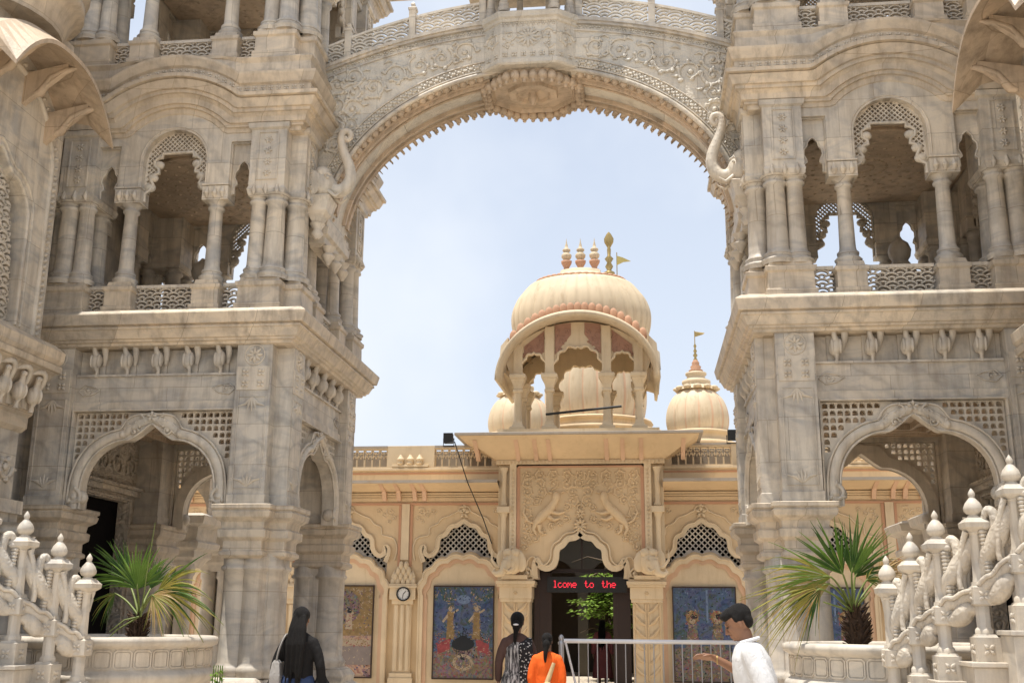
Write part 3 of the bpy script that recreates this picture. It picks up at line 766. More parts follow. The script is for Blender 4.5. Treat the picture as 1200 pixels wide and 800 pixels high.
# projecting bay on the crown
b = MB()
def bay(off): return [(-.60-off*.5, AY0+.1), (-.60-off*.5, AY0-off), (-.36-off*.4, AY0-.20-off), (.36+off*.4, AY0-.20-off), (.60+off*.5, AY0-off), (.60+off*.5, AY0+.1)]
b.loft([[(x, y, z) for x, y in bay(o)] for z, o in ((8.47, .03), (8.49, .05), (8.545, .05), (8.56, .02), (8.58, 0), (9.08, 0), (9.09, .02), (9.12, .03), (9.14, .06), (9.20, .075), (9.215, .07), (9.22, .02))])
b.build('bay', M['arch'], T)
b = MB(); bm_ = lambda x, z, o: (x, AY0-.20-o, z)
petals(b, 0, 8.87, .004, .15, 12, bm_, 0, .2); b.tube([bm_(.17*cos(t), 8.87+.12*sin(t), .0) for t in [pi*2*k/20 for k in range(20)]], .01, 5, True)
for s_ in (-1, 1): scroll(b, s_*.25, 8.9, .004, .09, bm_, s_, 0, .014, 1.3, 5); scroll(b, s_*.27, 8.76, .004, .06, bm_, -s_, 0, .012, 1.3, 4)
for i in range(11): petals(b, -.33+.066*i, 9.06, .004, .035, 3, bm_, -pi/2, .5)
for i in range(6): petals(b, -.3+.12*i, 8.63, .004, .045, 4, bm_, pi/4, .5)
for s_ in (-1, 1):
    def sm(a, z, o): return (s_*(.36+a*.77), AY0-.20+a*.64-o*.77, z)
    scroll(b, .155, 8.86, .004, .12, sm, 1, 0, .018, 1.4, 6); scroll(b, .15, 9.0, .004, .05, sm, -1, 0, .012, 1.3, 3)
    for i in range(2): petals(b, .08+.14*i, 8.63, .004, .045, 4, sm, pi/4, .5)
b.build('bay_relief', M['arch'], T)
# railing posts and fish-scale railing on top
ym = AY0+.10
rm = lambda x, z, o: (x, ym-o, z)
for s_ in (-1, 1):
    for (x0, x1) in ((.68, 1.55), (1.63, 2.42), (2.50, 2.74)):
        b = MB()
        X0_, X1_ = (x0, x1) if s_ > 0 else (-x1, -x0)
        tp = lambda x: top_z(x)+.36
        scales(b, X0_, X1_, lambda x: top_z(x)+.0, lambda x: top_z(x)+.36, .14, -.02, .02, rm, th=.020, rings=(1., .66, .32))
        xs = [X0_+(X1_-X0_)*i/10 for i in range(11)]
        b.band([(x, top_z(x)+.37) for x in xs], .016, -.03, .03, rm)
        b.build('railing', M['railwhite'], T)
    for x in (.64, 1.59, 2.46):
        b = MB(); z0 = top_z(x)-.02
        b.box(s_*x-.045, s_*x+.045, ym-.05, ym+.05, z0, z0+.50); b.loft([[(s_*x-h, ym-h, zq), (s_*x+h, ym-h, zq), (s_*x+h, ym+h, zq), (s_*x-h, ym+h, zq)] for zq, h in ((z0+.50, .055), (z0+.53, .06), (z0+.56, .02), (z0+.60, .03), (z0+.64, .005))])
        b.build('railing_post', M['marble'], T, .004)
# kiosk over the bay
b = MB()
b.loft([[(x*1.0, y+.0, z) for x, y in bay(o)] for z, o in ((9.22, -.04), (9.26, -.04), (9.28, -.08))])
b.build('kiosk_base', M['marble'], T)
for (x, y) in ((-.52, AY0+.02), (-.33, AY0-.14), (.33, AY0-.14), (.52, AY0+.02), (-.52, AY0+.6), (.52, AY0+.6), (-.2, AY0+.6), (.2, AY0+.6)):
    b = MB(); column(b, (x, y), 9.27, 10.1, .05, 12); b.build('kiosk_column', M['shaft'], T)
b = MB()
b.plate([[(-.62, 10.1), (-.62, 9.95), (-.48, 9.95)]+[(-.45+.0, 9.75)]+[(x, 9.60+z) for x, z in [(-.3, .2), (-.1, .32), (.1, .32), (.3, .2)]]+[(.45, 9.75), (.48, 9.95), (.62, 9.95), (.62, 10.1)]], -.1, .1, lambda x, z, o: (x, AY0-.06-o, z))
b.loft([[(x*q, AY0+.25+y*q, z) for x, y in ((-.7, -.6), (.7, -.6), (.7, .6), (-.7, .6))] for z, q in ((10.1, 1.0), (10.06, 1.35), (10.1, 1.35), (10.3, 1.0), (10.8, .7), (11.1, .1))])
b.build('kiosk_roof', M['cornice'], T)
# springing blocks on both sides, down to the columns of the towers
for s_ in (-1, 1):
    b = MB()
    b.loft([[(s_*x, y, z) for x, y in ((2.82, AY0-.02-o), (2.61-o*1.2, AY0-.02-o), (2.61-o*1.2, AY1+.02+o), (2.82, AY1+.02+o))] for z, o in ((6.18, -.06), (6.22, .0), (6.30, .0), (6.33, .035), (6.42, .045), (6.44, .02), (6.52, .03), (6.55, .0))])
    for y in (AY0+.12, AY0+.46, AY1-.12):
        b.lathe([(.02, 0), (.05, .05), (.09, .12), (.05, .16), (.10, .24)], (s_*2.60, y, 5.96), 10)
    b.build('springing_block', M['relief'], T, .005)

# ------------------------------------------------------------------ wings with canopied windows
def build_wing(sg, label):
    T = thing('temple_wing', label, 'building', (sg*7.2, 9.6, 0), 'marble side wings at the picture edges')
    S = 5.42
    m = lambda y, z, o: (sg*(S-o), y, z)
    yc = 10.12; yE = 11.30; yN = 8.1
    # stacks at window: ogee lattice window
    wo = [(.62, 4.66), (.62, 5.75), (.60, 5.95), (.50, 6.12), (.36, 6.22), (.26, 6.24), (.16, 6.32), (.06, 6.42), (0, 6.46)]
    win = [(yc+y, z) for y, z in mirror(smooth_path(wo, 2))]
    b = MB(); b.plate([[(yN, 4.5), (yE, 4.5), (yE, 8.3), (yN, 8.3)], win], -.35, 0, m)
    b.build('wall', M['marble'], T)
    b = MB(); b.box(sg*(S+.35) if sg > 0 else sg*(S+3), sg*(S+3) if sg > 0 else sg*(S+.35), yN, yE, 4.5, 8.3)
    b.build('wall_core', M['marble'], T)
    b = MB(); scales(b, yc-.62, yc+.62, 4.68, lambda y: 4.66+1.78*max(.02, 1-(abs(y-yc)/.66)**3), .125, -.14, -.08, m, th=.036, rings=(1., .5))
    b.plate([[(yc-.64, 4.66), (yc+.64, 4.66), (yc+.64, 6.5), (yc-.64, 6.5)]], -.30, -.28, m)
    b.build('lattice_window', M['relief'], T)
    b = MB()
    for off, th, o in ((.03, .025, .0), (.12, .02, 0)):
        b.tube([m(yc+(y-yc)*(1+off/.62), z+off*(z > 5.8), o) for y, z in win], th, 6)
    b.build('window_moulding', M['marble'], T)
    # big blind arch border with braided rope
    ro = [(yc+1.0, 4.6)]+[(yc+1.0*cos(t), 6.55+.95*sin(t)) for t in [pi*k/28 for k in range(29)]]+[(yc-1.0, 4.6)]
    b = MB(); b.tube([m(y, z, 0) for y, z in ro], .035, 8)
    pts = []
    for i in range(len(ro)-1):
        (y0, z0), (y1, z1) = ro[i], ro[i+1]; L_ = sqrt((y1-y0)**2+(z1-z0)**2); n = max(1, int(L_/.07))
        for q in range(n): t = q/n; pts.append((y0+(y1-y0)*t, z0+(z1-z0)*t))
    for (y, z) in pts:
        dy = (y-yc); k = 1.09
        b.ell((0,0,0), (1,1,1), 6, 4, m=lambda a, c_, e: m(yc+dy*k+a*.05, (z if z < 6.55 else 6.55+(z-6.55)*k)+e*.028+a*.02, c_*.03))
    b.build('rope_border', M['relief'], T)
    # cornice and lower storey
    b = MB(); prof = [(3.55, -.05), (3.6, .0), (3.72, .0), (3.75, .04), (3.8, .05), (4.0, .06), (4.05, .10), (4.2, .2), (4.24, .28), (4.30, .29), (4.31, .26), (4.36, .30), (4.46, .31), (4.55, .20), (4.56, -.2)]
    b.loft([[(sg*(S-o), yN, z), (sg*(S-o), yE-.05+o*.3, z), (sg*(S+2.8), yE-.05+o*.3, z), (sg*(S+2.8), yN, z)] for z, o in prof])
    b.build('cornice', M['cornice'], T, .005)
    b = MB()
    for i in range(6):
        bird(b, yE-.25-.3*i, 3.98, lambda y, z, o: m(y, z, .05+o))
    b.build('bird_brackets', M['relief'], T)
    b = MB(); b.box(*(sorted((sg*(S+.06), sg*(S+2.8)))), yN, yE-.10, 0, 3.56)
    b.band([(yN, 2.72), (yE-.12, 2.72)], .07, -.08, .10, m); b.band([(yN, 2.6), (yE-.12, 2.6)], .05, -.08, .05, m)
    for i in range(5): scroll(b, yE-.3-.3*i, 3.15, -.05, .14, m, 1 if i % 2 else -1, i, .03, 1.3, 5)
    b.build('lower_wall', M['shaft'], T)
    for y in (yE-.22, yE-1.3):
        b = MB(); column(b, (sg*(S-.02), y), .9, 2.55, .15, 16); square_prof(b, sg*(S-.02), y, [(0, .24), (.8, .24), (.84, .2), (.92, .2)]); b.build('column', M['shaft'], T)
    b = MB(); b.box(*(sorted((sg*6.0, sg*8.6))), 11.32, 15.2, 0, 9.7); b.build('link_wall', M['shaft'], T)
    # porch piece further back, seen through the lower tower arch
    for yy in (16.9, 18.6):
        b = MB(); xx = sg*5.95
        for dx, dy in ((-.14, -.12), (.14, -.12), (0, .1), (-.15, .12)): b.lathe([(.16, 0), (.16, .5), (.13, .6), (.12, 2.2), (.15, 2.25), (.14, 2.4)], (xx+dx, yy+dy, 0), 14)
        b.build('rear_column', M['white'], T)
        b = MB(); square_prof(b, xx, yy, [(2.35, .24), (2.45, .30), (2.5, .36), (2.6, .36), (2.64, .44), (2.72, .46), (2.76, .40), (2.95, .42), (3.0, .55), (3.12, .58), (3.16, .5)]); b.build('rear_capital', M['white'], T, .006)
    b = MB(); mq = lambda x, z, o: (sg*x, 16.75-o, z)
    b.plate([[(5.5, 3.16)]+[(6.3+.78*cos(t), 3.2+.55*sin(t)) for t in [pi-pi*k/14 for k in range(15)]]+[(7.3, 3.16), (7.3, 4.3), (5.5, 4.3)]], -.3, 0, mq)
    for z_, o_ in ((4.1, .12), (4.2, .2), (4.32, .28)): b.box(*(sorted((sg*(5.5-o_), sg*7.5))), 16.75-o_, 18.9, z_, z_+.09)
    for k_ in range(4): bird(b, 5.65+.3*k_, 3.92, lambda x, z, o: mq(x, z, .01+o))
    b.build('rear_arch', M['marble'], T)
    # curved canopy (bangla eave) on brackets
    b = MB(); n = 22; top = []; 
    ring = []
    def zc_(t): return 7.62-.62*abs(t)**2.4
    for i in range(n+1):
        t = -1+2*i/n; y = yc+1.02*t
        zi = 7.42-.45*abs(t)**2.2; zo = 7.52-.62*abs(t)**2.6
        ri = [(sg*(S+.05), y, zi+.42), (sg*(S+.05), y, zi+.30), (sg*(S-.40), y, zi+.20), (sg*4.70, y, zo-.05), (sg*4.70, y, zo+.0), (sg*(S-.40), y, zi+.33)]
        ring.append(ri)
    vs = [p for q in ring for p in q]; fs = []
    for i in range(n):
        for q in range(6): fs.append((i*6+q, i*6+(q+1) % 6, (i+1)*6+(q+1) % 6, (i+1)*6+q))
    fs += [tuple(range(6)), tuple(n*6+q for q in range(6))[::-1]]
    b.add(vs, fs, False); b.build('canopy', M['brown'], T)
    for t in (-.8, -.3, .3, .8):
        y = yc+1.0*t; zz = 7.55-.45*abs(t)**2.2
        b = MB(); b.tube([m(y, zz-.32, .02), m(y, zz-.28, .18), m(y, zz-.10, .30), m(y, zz-.02, .48), m(y, zz+.0, .60)], [.03, .05, .045, .04, .015], 8)
        b.loft([[m(y-.04, zz-.05, .0), m(y+.04, zz-.05, .0), m(y+.04, zz-.42, .0), m(y-.04, zz-.42, .0)], [m(y-.03, zz+.05, .5), m(y+.03, zz+.05, .5), m(y+.03, zz-.02, .5), m(y-.03, zz-.02, .5)]]); b.build('bracket', M['brown'], T)
    # rounded balcony above
    b = MB(); c = (sg*(S+.55), yc+.1, 8.05)
    b.lathe([(.9, -.1), (.95, .1), (1.02, .22), (1.10, .26), (1.10, .36), (1.03, .38), (1.03, .45), (1.14, .5), (1.15, .60), (1.05, .63), (1.0, .9)], c, 32)
    b.build('round_balcony', M['cornice'], T)
    b = MB()
    for k in range(32):
        a0 = 2*pi*k/32
        mmm = lambda u_, z_, o, a0=a0: (c[0]+(1.08+o)*cos(a0+u_), c[1]+(1.08+o)*sin(a0+u_), c[2]+z_)
        for j in range(3):
            for q in (1, .6): b.band([(q*.098*cos(pi*i/6)+(.098 if j % 2 else 0), .66+j*.085+q*.11*sin(pi*i/6)) for i in range(7)], .010, -.015, .015, mmm)
    b.lathe([(1.11, .98), (1.11, 1.02), (1.05, 1.03), (1.05, .98)], c, 32)
    b.build('balcony_railing', M['railwhite'], T)
    for k in range(10):
        a = 2*pi*k/10+.3
        b = MB(); b.box(-.05, .05, -.05, .05, 8.6, 9.15, lambda x, y, z: (c[0]+1.09*cos(a)+x, c[1]+1.09*sin(a)+y, z)); b.build('balcony_post', M['marble'], T, .01)
build_wing(-1, 'marble wing with fish-scale window and curved canopy at the left edge')
build_wing(1, 'marble wing with curved stone canopy at the right edge')


# ------------------------------------------------------------------ the temple behind the gate
T = thing('temple', 'cream and yellow temple front with domes on the roof, seen through the gateway', 'temple', (0, 26, 0))
WY, PYY = 24.4, 24.0
wm = lambda x, z, o: (x, WY-o, z)
pm = lambda x, z, o: (x, PYY-o, z)
BAYS = [s_*c for c in (2.62, 5.28, 7.94, 10.6) for s_ in (-1, 1)]
def lun(c, k=1.0, dz=0):
    h = [(1.0, 2.78), (.99, 2.95), (1.02, 3.10), (.98, 3.22), (.90, 3.27), (.83, 3.22), (.82, 3.12), (.76, 3.06), (.66, 3.10), (.60, 3.22), (.60, 3.34), (.52, 3.46), (.40, 3.50), (.36, 3.60), (.26, 3.69), (.14, 3.71), (.07, 3.77), (0, 3.80)]
    return h
def niche_out(c, off=0):
    p = cusped(.93, 2.10, .80, 4, .36, False, 1.0)
    p = [(.93, .05), (.93, 1.2)]+p+[(-.93, 1.2), (-.93, .05)]
    return [(c+x*(1+off/.93), z+off*(z > 2.1)) for x, z in p]
def lunette(c):
    up = [(.93, 2.80), (.99, 2.95), (1.0, 3.08), (.96, 3.17), (.89, 3.20), (.84, 3.14), (.84, 3.05), (.78, 2.99), (.69, 3.03), (.63, 3.14), (.62, 3.28), (.56, 3.40), (.44, 3.45), (.38, 3.55), (.28, 3.64), (.16, 3.66), (.08, 3.72), (0, 3.76)]
    up = mirror(smooth_path(up, 2))
    lo = [(x, z) for x, z in cusped(.99, 2.12, .88, 4, .36, False, 1.0) if z > 2.45]
    return [(c+x, z) for x, z in up], [(c+x, z) for x, z in lo]
# wall with lunette openings
b = MB()
holes = []
for c in BAYS:
    up, lo = lunette(c); holes.append(up+lo[::-1])
for s_ in (-1, 1):
    hs = [h for c, h in zip(BAYS, holes) if c*s_ > 0]
    x0, x1 = sorted((s_*1.2, s_*12.2))
    b.plate([[(x0, 0), (x1, 0), (x1, 4.5), (x0, 4.5)]]+hs, -.30, 0, wm)
b.build('wall', M['yellow'], T)
for c in BAYS:
    up, lo = lunette(c); hole = up+lo[::-1]
    b = MB(); b.plate([hole]+lattice_holes(hole, [], .128, 'diamond', .74), -.16, -.11, wm)
    b.band(lo, .02, -.16, -.08, wm)
    w = b.build('lattice_window', M['shaft'], T)
    b = MB(); b.plate([[(c-1.05, 2.4), (c+1.05, 2.4), (c+1.05, 3.85), (c-1.05, 3.85)]], -.42, -.36, wm); b.build('window_dark', M['dark'], T)  # black sheet paints the darkness behind the lattice
    b = MB()
    o2 = [(c+(x-c)*1.10, z+.085) for x, z in up]
    b.band(up, (.0, .09), 0, .05, wm); b.tube([wm(x, z, .045) for x, z in up], .018, 6)
    out = [(c+1.10*q, z) for q, z in ((1.0, 2.85), (1.04, 3.1), (.98, 3.32), (.84, 3.38), (.72, 3.42), (.70, 3.58), (.55, 3.66), (.46, 3.78), (.30, 3.84), (.14, 3.93), (0, 3.97))]
    out = out+[(2*c-x, z) for x, z in out[::-1][1:]]
    out = smooth_path(out, 3)
    b.tube([wm(x, z, .01) for x, z in out], .022, 6)
    petals(b, c, 3.90, .02, .14, 5, wm, pi/2, .35); petals(b, c, 4.02, .02, .07, 5, wm, pi/2, .4)
    b.tube([wm(c-.16, 3.93, .01), wm(c-.1, 4.02, .02), wm(c, 4.07, .02), wm(c+.1, 4.02, .02), wm(c+.16, 3.93, .01)], .016, 6)
    b.build('window_moulding', M['cream'], T)
    # niche: raised cream border with a terracotta inner band
    pth = niche_out(c, .06); inn = niche_out(c, -.055); inn2 = niche_out(c, -.14)
    b = MB(); b.plate([pth+inn[::-1]], 0, .10, wm); b.plate([inn2+[]], -.0, .012, wm); b.tube([wm(x, z, .10) for x, z in niche_out(c, .035)], .02, 6)
    b.build('niche_border', M['cream'], T)
    b = MB(); b.plate([inn+inn2[::-1]], 0, .045, wm); b.build('niche_band', M['pink'], T)
    b = MB()
    for s_ in (-1, 1):
        for (dx, dz, r_, h_) in ((.97, 3.98, .09, 1), (.84, 3.92, .07, -1), (1.05, 3.84, .06, -1), (.70, 3.99, .06, 1), (.96, 3.76, .045, 1)):
            scroll(b, c+s_*dx, dz-.05, .005, r_, wm, s_*h_, dx*9, .013, 1.3, 5)
    b.build('corner_scrolls', M['cream'], T)
# pilasters between the bays
for s_ in (-1, 1):
    for c in (3.95, 6.61, 9.27):
        c *= s_
        b = MB()
        for (x0, x1, z0, z1, o) in ((-.27, .27, 0, .35, .16), (-.25, .25, .35, .45, .13), (-.20, .20, .45, 1.98, .07), (-.24, .24, 1.90, 2.0, .12), (-.29, .29, 2.0, 2.25, .15), (-.33, .33, 2.25, 2.30, .19), (-.31, .31, 2.30, 2.34, .16)):
            b.box(c+x0, c+x1, WY-o, WY+.02, z0, z1)
        for x in (-.13, .0, .13):
            b.tube([wm(c+x, .5, .075), wm(c+x, 1.88, .075)], .05, 8)
        b.build('pilaster', M['cream'], T, .006)
        b = MB()
        for i in range(4):
            for j in range(5-i):
                x = c-.045*(4-i)*1.3+.115*j-.0; z = 2.38+.12*i
                b.ell((0,0,0), (1,1,1), 7, 5, m=lambda X, Y_, Z_: wm(x+X*.06, z+Z_*.10, .07+Y_*.06))
        for q in (-1, 1): b.tube([wm(c+q*.16, 2.36, .05), wm(c+q*.24, 2.5, .07), wm(c+q*.20, 2.64, .06)], [.05, .04, .01], 6)
        b.build('lotus_ornament', M['cream'], T)
        b = MB()
        for q in (-.13, .13): b.plate([[(c+q-.03, 2.72), (c+q+.03, 2.72), (c+q+.03, 4.07), (c+q-.03, 4.07)]], 0, .03, wm)
        b.build('terracotta_strip', M['terra'], T)
        b = MB(); b.plate([[(c-.09, 2.86), (c+.09, 2.86), (c+.09, 4.10), (c-.09, 4.10)]], 0, .055, wm); b.build('strip', M['cream'], T)
for s_ in (-1, 1):
    x0, x1 = sorted((s_*1.80, s_*12.2))
    b = MB(); b.plate([[(x0, 4.075), (x1, 4.075), (x1, 4.125), (x0, 4.125)]], 0, .035, wm); b.build('terracotta_line', M['terra'], T)
    # eave: sloping soffit, thin stained edge, brackets
    b = MB()
    for (z0, z1, o) in ((4.16, 4.24, .05), (4.25, 4.29, .08), (4.30, 4.34, .11)): b.box(x0, x1, WY-o, WY, z0, z1)
    b.loft([[(x0, y, z) for y, z in ((WY, 4.34), (WY-.62, 4.50), (WY-.64, 4.55), (WY, 4.60))], [(x1, y, z) for y, z in ((WY, 4.34), (WY-.62, 4.50), (WY-.64, 4.55), (WY, 4.60))]], caps=False)
    b.build('eave', M['yellow'], T)
    b = MB(); b.box(x0, x1, WY-.67, WY-.60, 4.50, 4.565); b.build('eave_edge', M['greyedge'], T)
    for c in (2.62+.9, 2.62+1.12, 3.95-.14+.3, 3.95+.14+.35, 5.28+.0, 6.3, 6.7, 6.95, 7.3, 9.0, 9.4):
        b = MB(); b.loft([[(s_*c-.05, y, z), (s_*c+.05, y, z)] + [] for y, z in ()] or [[(s_*c-.045, WY-.02, 4.16), (s_*c+.045, WY-.02, 4.16), (s_*c+.045, WY-.09, 4.16), (s_*c-.045, WY-.09, 4.16)], [(s_*c-.045, WY-.02, 4.36), (s_*c+.045, WY-.02, 4.36), (s_*c+.045, WY-.20, 4.36), (s_*c-.045, WY-.20, 4.36)], [(s_*c-.045, WY-.02, 4.36), (s_*c+.045, WY-.02, 4.36), (s_*c+.045, WY-.58, 4.485), (s_*c-.045, WY-.58, 4.485)]])
        b.build('eave_bracket', M['pink'], T)
    # ledge and parapet
    b = MB()
    b.box(x0, x1, WY-.10, WY+.3, 4.60, 4.86); b.box(x0, x1, WY-.16, WY-.10, 4.84, 4.90)
    b.build('ledge', M['cream'], T, .006)
    b = MB(); b.box(x0, x1, WY-.115, WY-.1, 4.76, 4.80); b.build('terracotta_line', M['terra'], T)
    opens = ((2.0, 3.32), (4.42, 5.32), (6.5, 7.9), (9, 10.5))
    solid = ((1.8, 2.0), (3.32, 4.42), (5.32, 6.5), (7.9, 9.0), (10.5, 12.2))
    for (a, c) in solid:
        xa, xb = sorted((s_*a, s_*c)); b = MB(); b.box(xa, xb, WY-.06, WY+.18, 4.90, 5.42)
        if c-a > .8:
            for q in (-.22, 0, .22):
                b.lathe([(.05, 0), (.08, .03), (.06, .08), (.09, .13), (.05, .18), (.02, .24)], ((xa+xb)/2+q, WY-.12, 4.97), 8)
            b.box((xa+xb)/2-.42, (xa+xb)/2+.42, WY-.16, WY-.06, 4.92, 4.975)
        b.build('parapet_block', M['cream'], T, .006)
    for (a, c) in opens:
        xa, xb = sorted((s_*a, s_*c)); b = MB()
        n = max(3, int((xb-xa)/.155)); w_ = (xb-xa)/n
        rm_ = lambda x, z, o: (x, WY-o, z)
        b.box(xa, xb, WY-.05, WY+.06, 4.902, 4.945)
        b.box(xa, xb, WY-.05, WY+.06, 5.33, 5.37)
        for i in range(n+1): b.box(xa+w_*i-.018, xa+w_*i+.018, WY-.02, WY+.03, 4.94, 5.13)
        for i in range(n):
            x = xa+w_*(i+.5)
            b.band([(x-w_/2, 5.12), (x-w_*.3, 5.20), (x, 5.27), (x+w_*.3, 5.20), (x+w_/2, 5.12)], .016, -.03, .02, rm_)
            b.band([(x-w_/2, 5.34), (x, 5.13), (x+w_/2, 5.34)], .014, -.03, .02, rm_)
        b.build('balustrade', M['cream'], T)
        b = MB(); b.box(xa, xb, WY-.07, WY+.08, 5.37, 5.42); b.build('coping', M['greyedge'], T)
    b = MB(); b.box(x0, x1, WY+.28, WY+.34, 4.9, 5.34); b.build('parapet_back', M['greyedge'], T)
# main body: roof, side and interior walls (hall; court and roof gap added to let sun onto the tree)
b = MB()
b.box(-12.2, 12.2, WY+.31, 29.2, 4.45, 4.88); b.box(-12.2, -2.6, 29.2, 32.8, 4.45, 4.88); b.box(2.2, 12.2, 29.2, 32.8, 4.45, 4.88); b.box(-12.2, 12.2, 32.8, 44, 4.45, 4.88)
b.box(-12.2, -11.9, WY+.3, 44, 0, 4.45); b.box(11.9, 12.2, WY+.3, 44, 0, 4.45)
b.build('roof', M['cream'], T)
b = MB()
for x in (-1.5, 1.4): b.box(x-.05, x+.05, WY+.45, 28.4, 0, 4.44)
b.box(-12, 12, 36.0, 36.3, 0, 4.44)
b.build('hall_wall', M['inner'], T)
b = MB(); hm = lambda x, z, o: (x, 33.6-o, z)
b.plate([[(-2.6, 0), (-2.1, 0), (-2.1, 2.6)]+arc(-1.35, 2.6, .75, pi, 0, 14)+[(-.6, 0), (-.3, 0), (-.3, 2.6)]+arc(.45, 2.6, .75, pi, 0, 14)+[(1.2, 0), (2.0, 0), (2.0, 4.4), (-2.6, 4.4)]], 0, .3, hm)
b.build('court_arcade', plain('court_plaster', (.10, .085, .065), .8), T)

# ---- entrance porch
P1 = 1.36
ent_h = [(1.03, 2.44), (1.05, 2.62), (1.03, 2.80), (.965, 2.88), (.90, 2.87), (.86, 2.80), (.80, 2.73), (.70, 2.72), (.62, 2.78), (.575, 2.90), (.57, 3.02), (.52, 3.14), (.42, 3.20), (.36, 3.28), (.27, 3.35), (.14, 3.37), (.06, 3.42), (0, 3.48)]
ent = mirror(smooth_path(ent_h, 2))
b = MB(); b.plate([[(-P1, 2.44)]+[(-P1, 4.86), (P1, 4.86), (P1, 2.44)]+ent], -.28, 0, pm)
b.build('porch_panel', M['yellow'], T)
b = MB()
b.band(ent, (.0, .115), 0, .045, pm)
b.tube([pm(x, z, .03) for x, z in ent], .024, 6)
o2 = [(x*1.115, z+.07*(z-2.4)/1) for x, z in ent]; b.tube([pm(x, z, .04) for x, z in o2], .018, 6)
b2o = [(x*.93, z-.05) for x, z in ent if z > 2.75]; 
for s_ in (-1, 1):
    scroll(b, s_*1.15, 2.56, .03, .10, pm, s_, pi/2, .03, 1.3, 3)
b.build('arch_moulding', M['cream'], T)
b = MB(); bk = [(x*.88, z-.06 if z > 2.7 else z) for x, z in ent]
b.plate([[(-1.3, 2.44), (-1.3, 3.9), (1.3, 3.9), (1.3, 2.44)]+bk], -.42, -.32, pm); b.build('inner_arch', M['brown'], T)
# carved field: rows of scrolls, two beasts, lotus
rnd = random.Random(3)
b = MB()
pts_ = []
for j, z in enumerate((4.68, 4.50, 4.32)):
    n = 9 if j < 2 else 8
    for i in range(n):
        x = -1.16+2.32*i/(n-1)
        if j == 2 and .35 < abs(x) < .8: continue
        scroll(b, x, z, .006, .118, pm, 1 if (i+j) % 2 else -1, i*1.7+j, .023, 1.35, 6)
for s_ in (-1, 1):
    for (x, z, r_) in ((1.15, 4.10, .13), (.95, 4.13, .10), (1.18, 3.84, .13), (.15, 4.12, .12), (.0, 3.98, .08), (.28, 3.98, .09), (1.17, 3.58, .12), (1.0, 3.70, .09), (1.2, 3.34, .10), (1.06, 3.46, .08), (1.22, 3.12, .08), (1.12, 3.24, .06), (.62, 3.58, .08), (.82, 3.46, .08), (.30, 3.72, .08), (.44, 3.62, .06), (.98, 3.30, .07)):
        scroll(b, s_*x, z, .006, r_, pm, s_, x*7, .022, 1.35, 6)
    # prancing beast: body, neck and head, legs
    B_ = lambda x, z, o=.03: pm(s_*x, z, o)
    b.tube([B_(.98, 3.62), B_(.84, 3.78), B_(.66, 3.93), B_(.55, 4.10), B_(.52, 4.26)], [.07, .10, .095, .075, .07], 10)
    b.ell((0,0,0), (1,1,1), 8, 6, m=lambda X, Y_, Z_: B_(.52+X*.085, 4.20+Z_*.12, .05+Y_*.06))
    b.tube([B_(.64, 3.88), B_(.46, 3.84), B_(.34, 3.88)], [.055, .035, .02], 7); b.tube([B_(.70, 3.78), B_(.56, 3.70), B_(.44, 3.74)], [.055, .035, .02], 7)
    b.tube([B_(.95, 3.66), B_(1.02, 3.5), B_(.95, 3.38)], [.07, .04, .025], 7); b.tube([B_(.90, 3.6), B_(.88, 3.46), B_(.80, 3.40)], [.06, .035, .02], 7)
    for q in (-1, 1): b.tube([B_(.52+q*.10, 4.28), B_(.52+q*.17, 4.33), B_(.52+q*.19, 4.26)], [.02, .018, .006], 5)
    b.tube([B_(1.0, 3.62), B_(1.14, 3.68), B_(1.24, 3.86), B_(1.2, 4.0)], [.02, .03, .028, .01], 6)
petals(b, 0, 3.60, .03, .16, 9, pm, pi/2, .3); petals(b, 0, 3.84, .02, .12, 7, pm, pi/2, .35)
b.build('carved_field', M['yellow'], T)
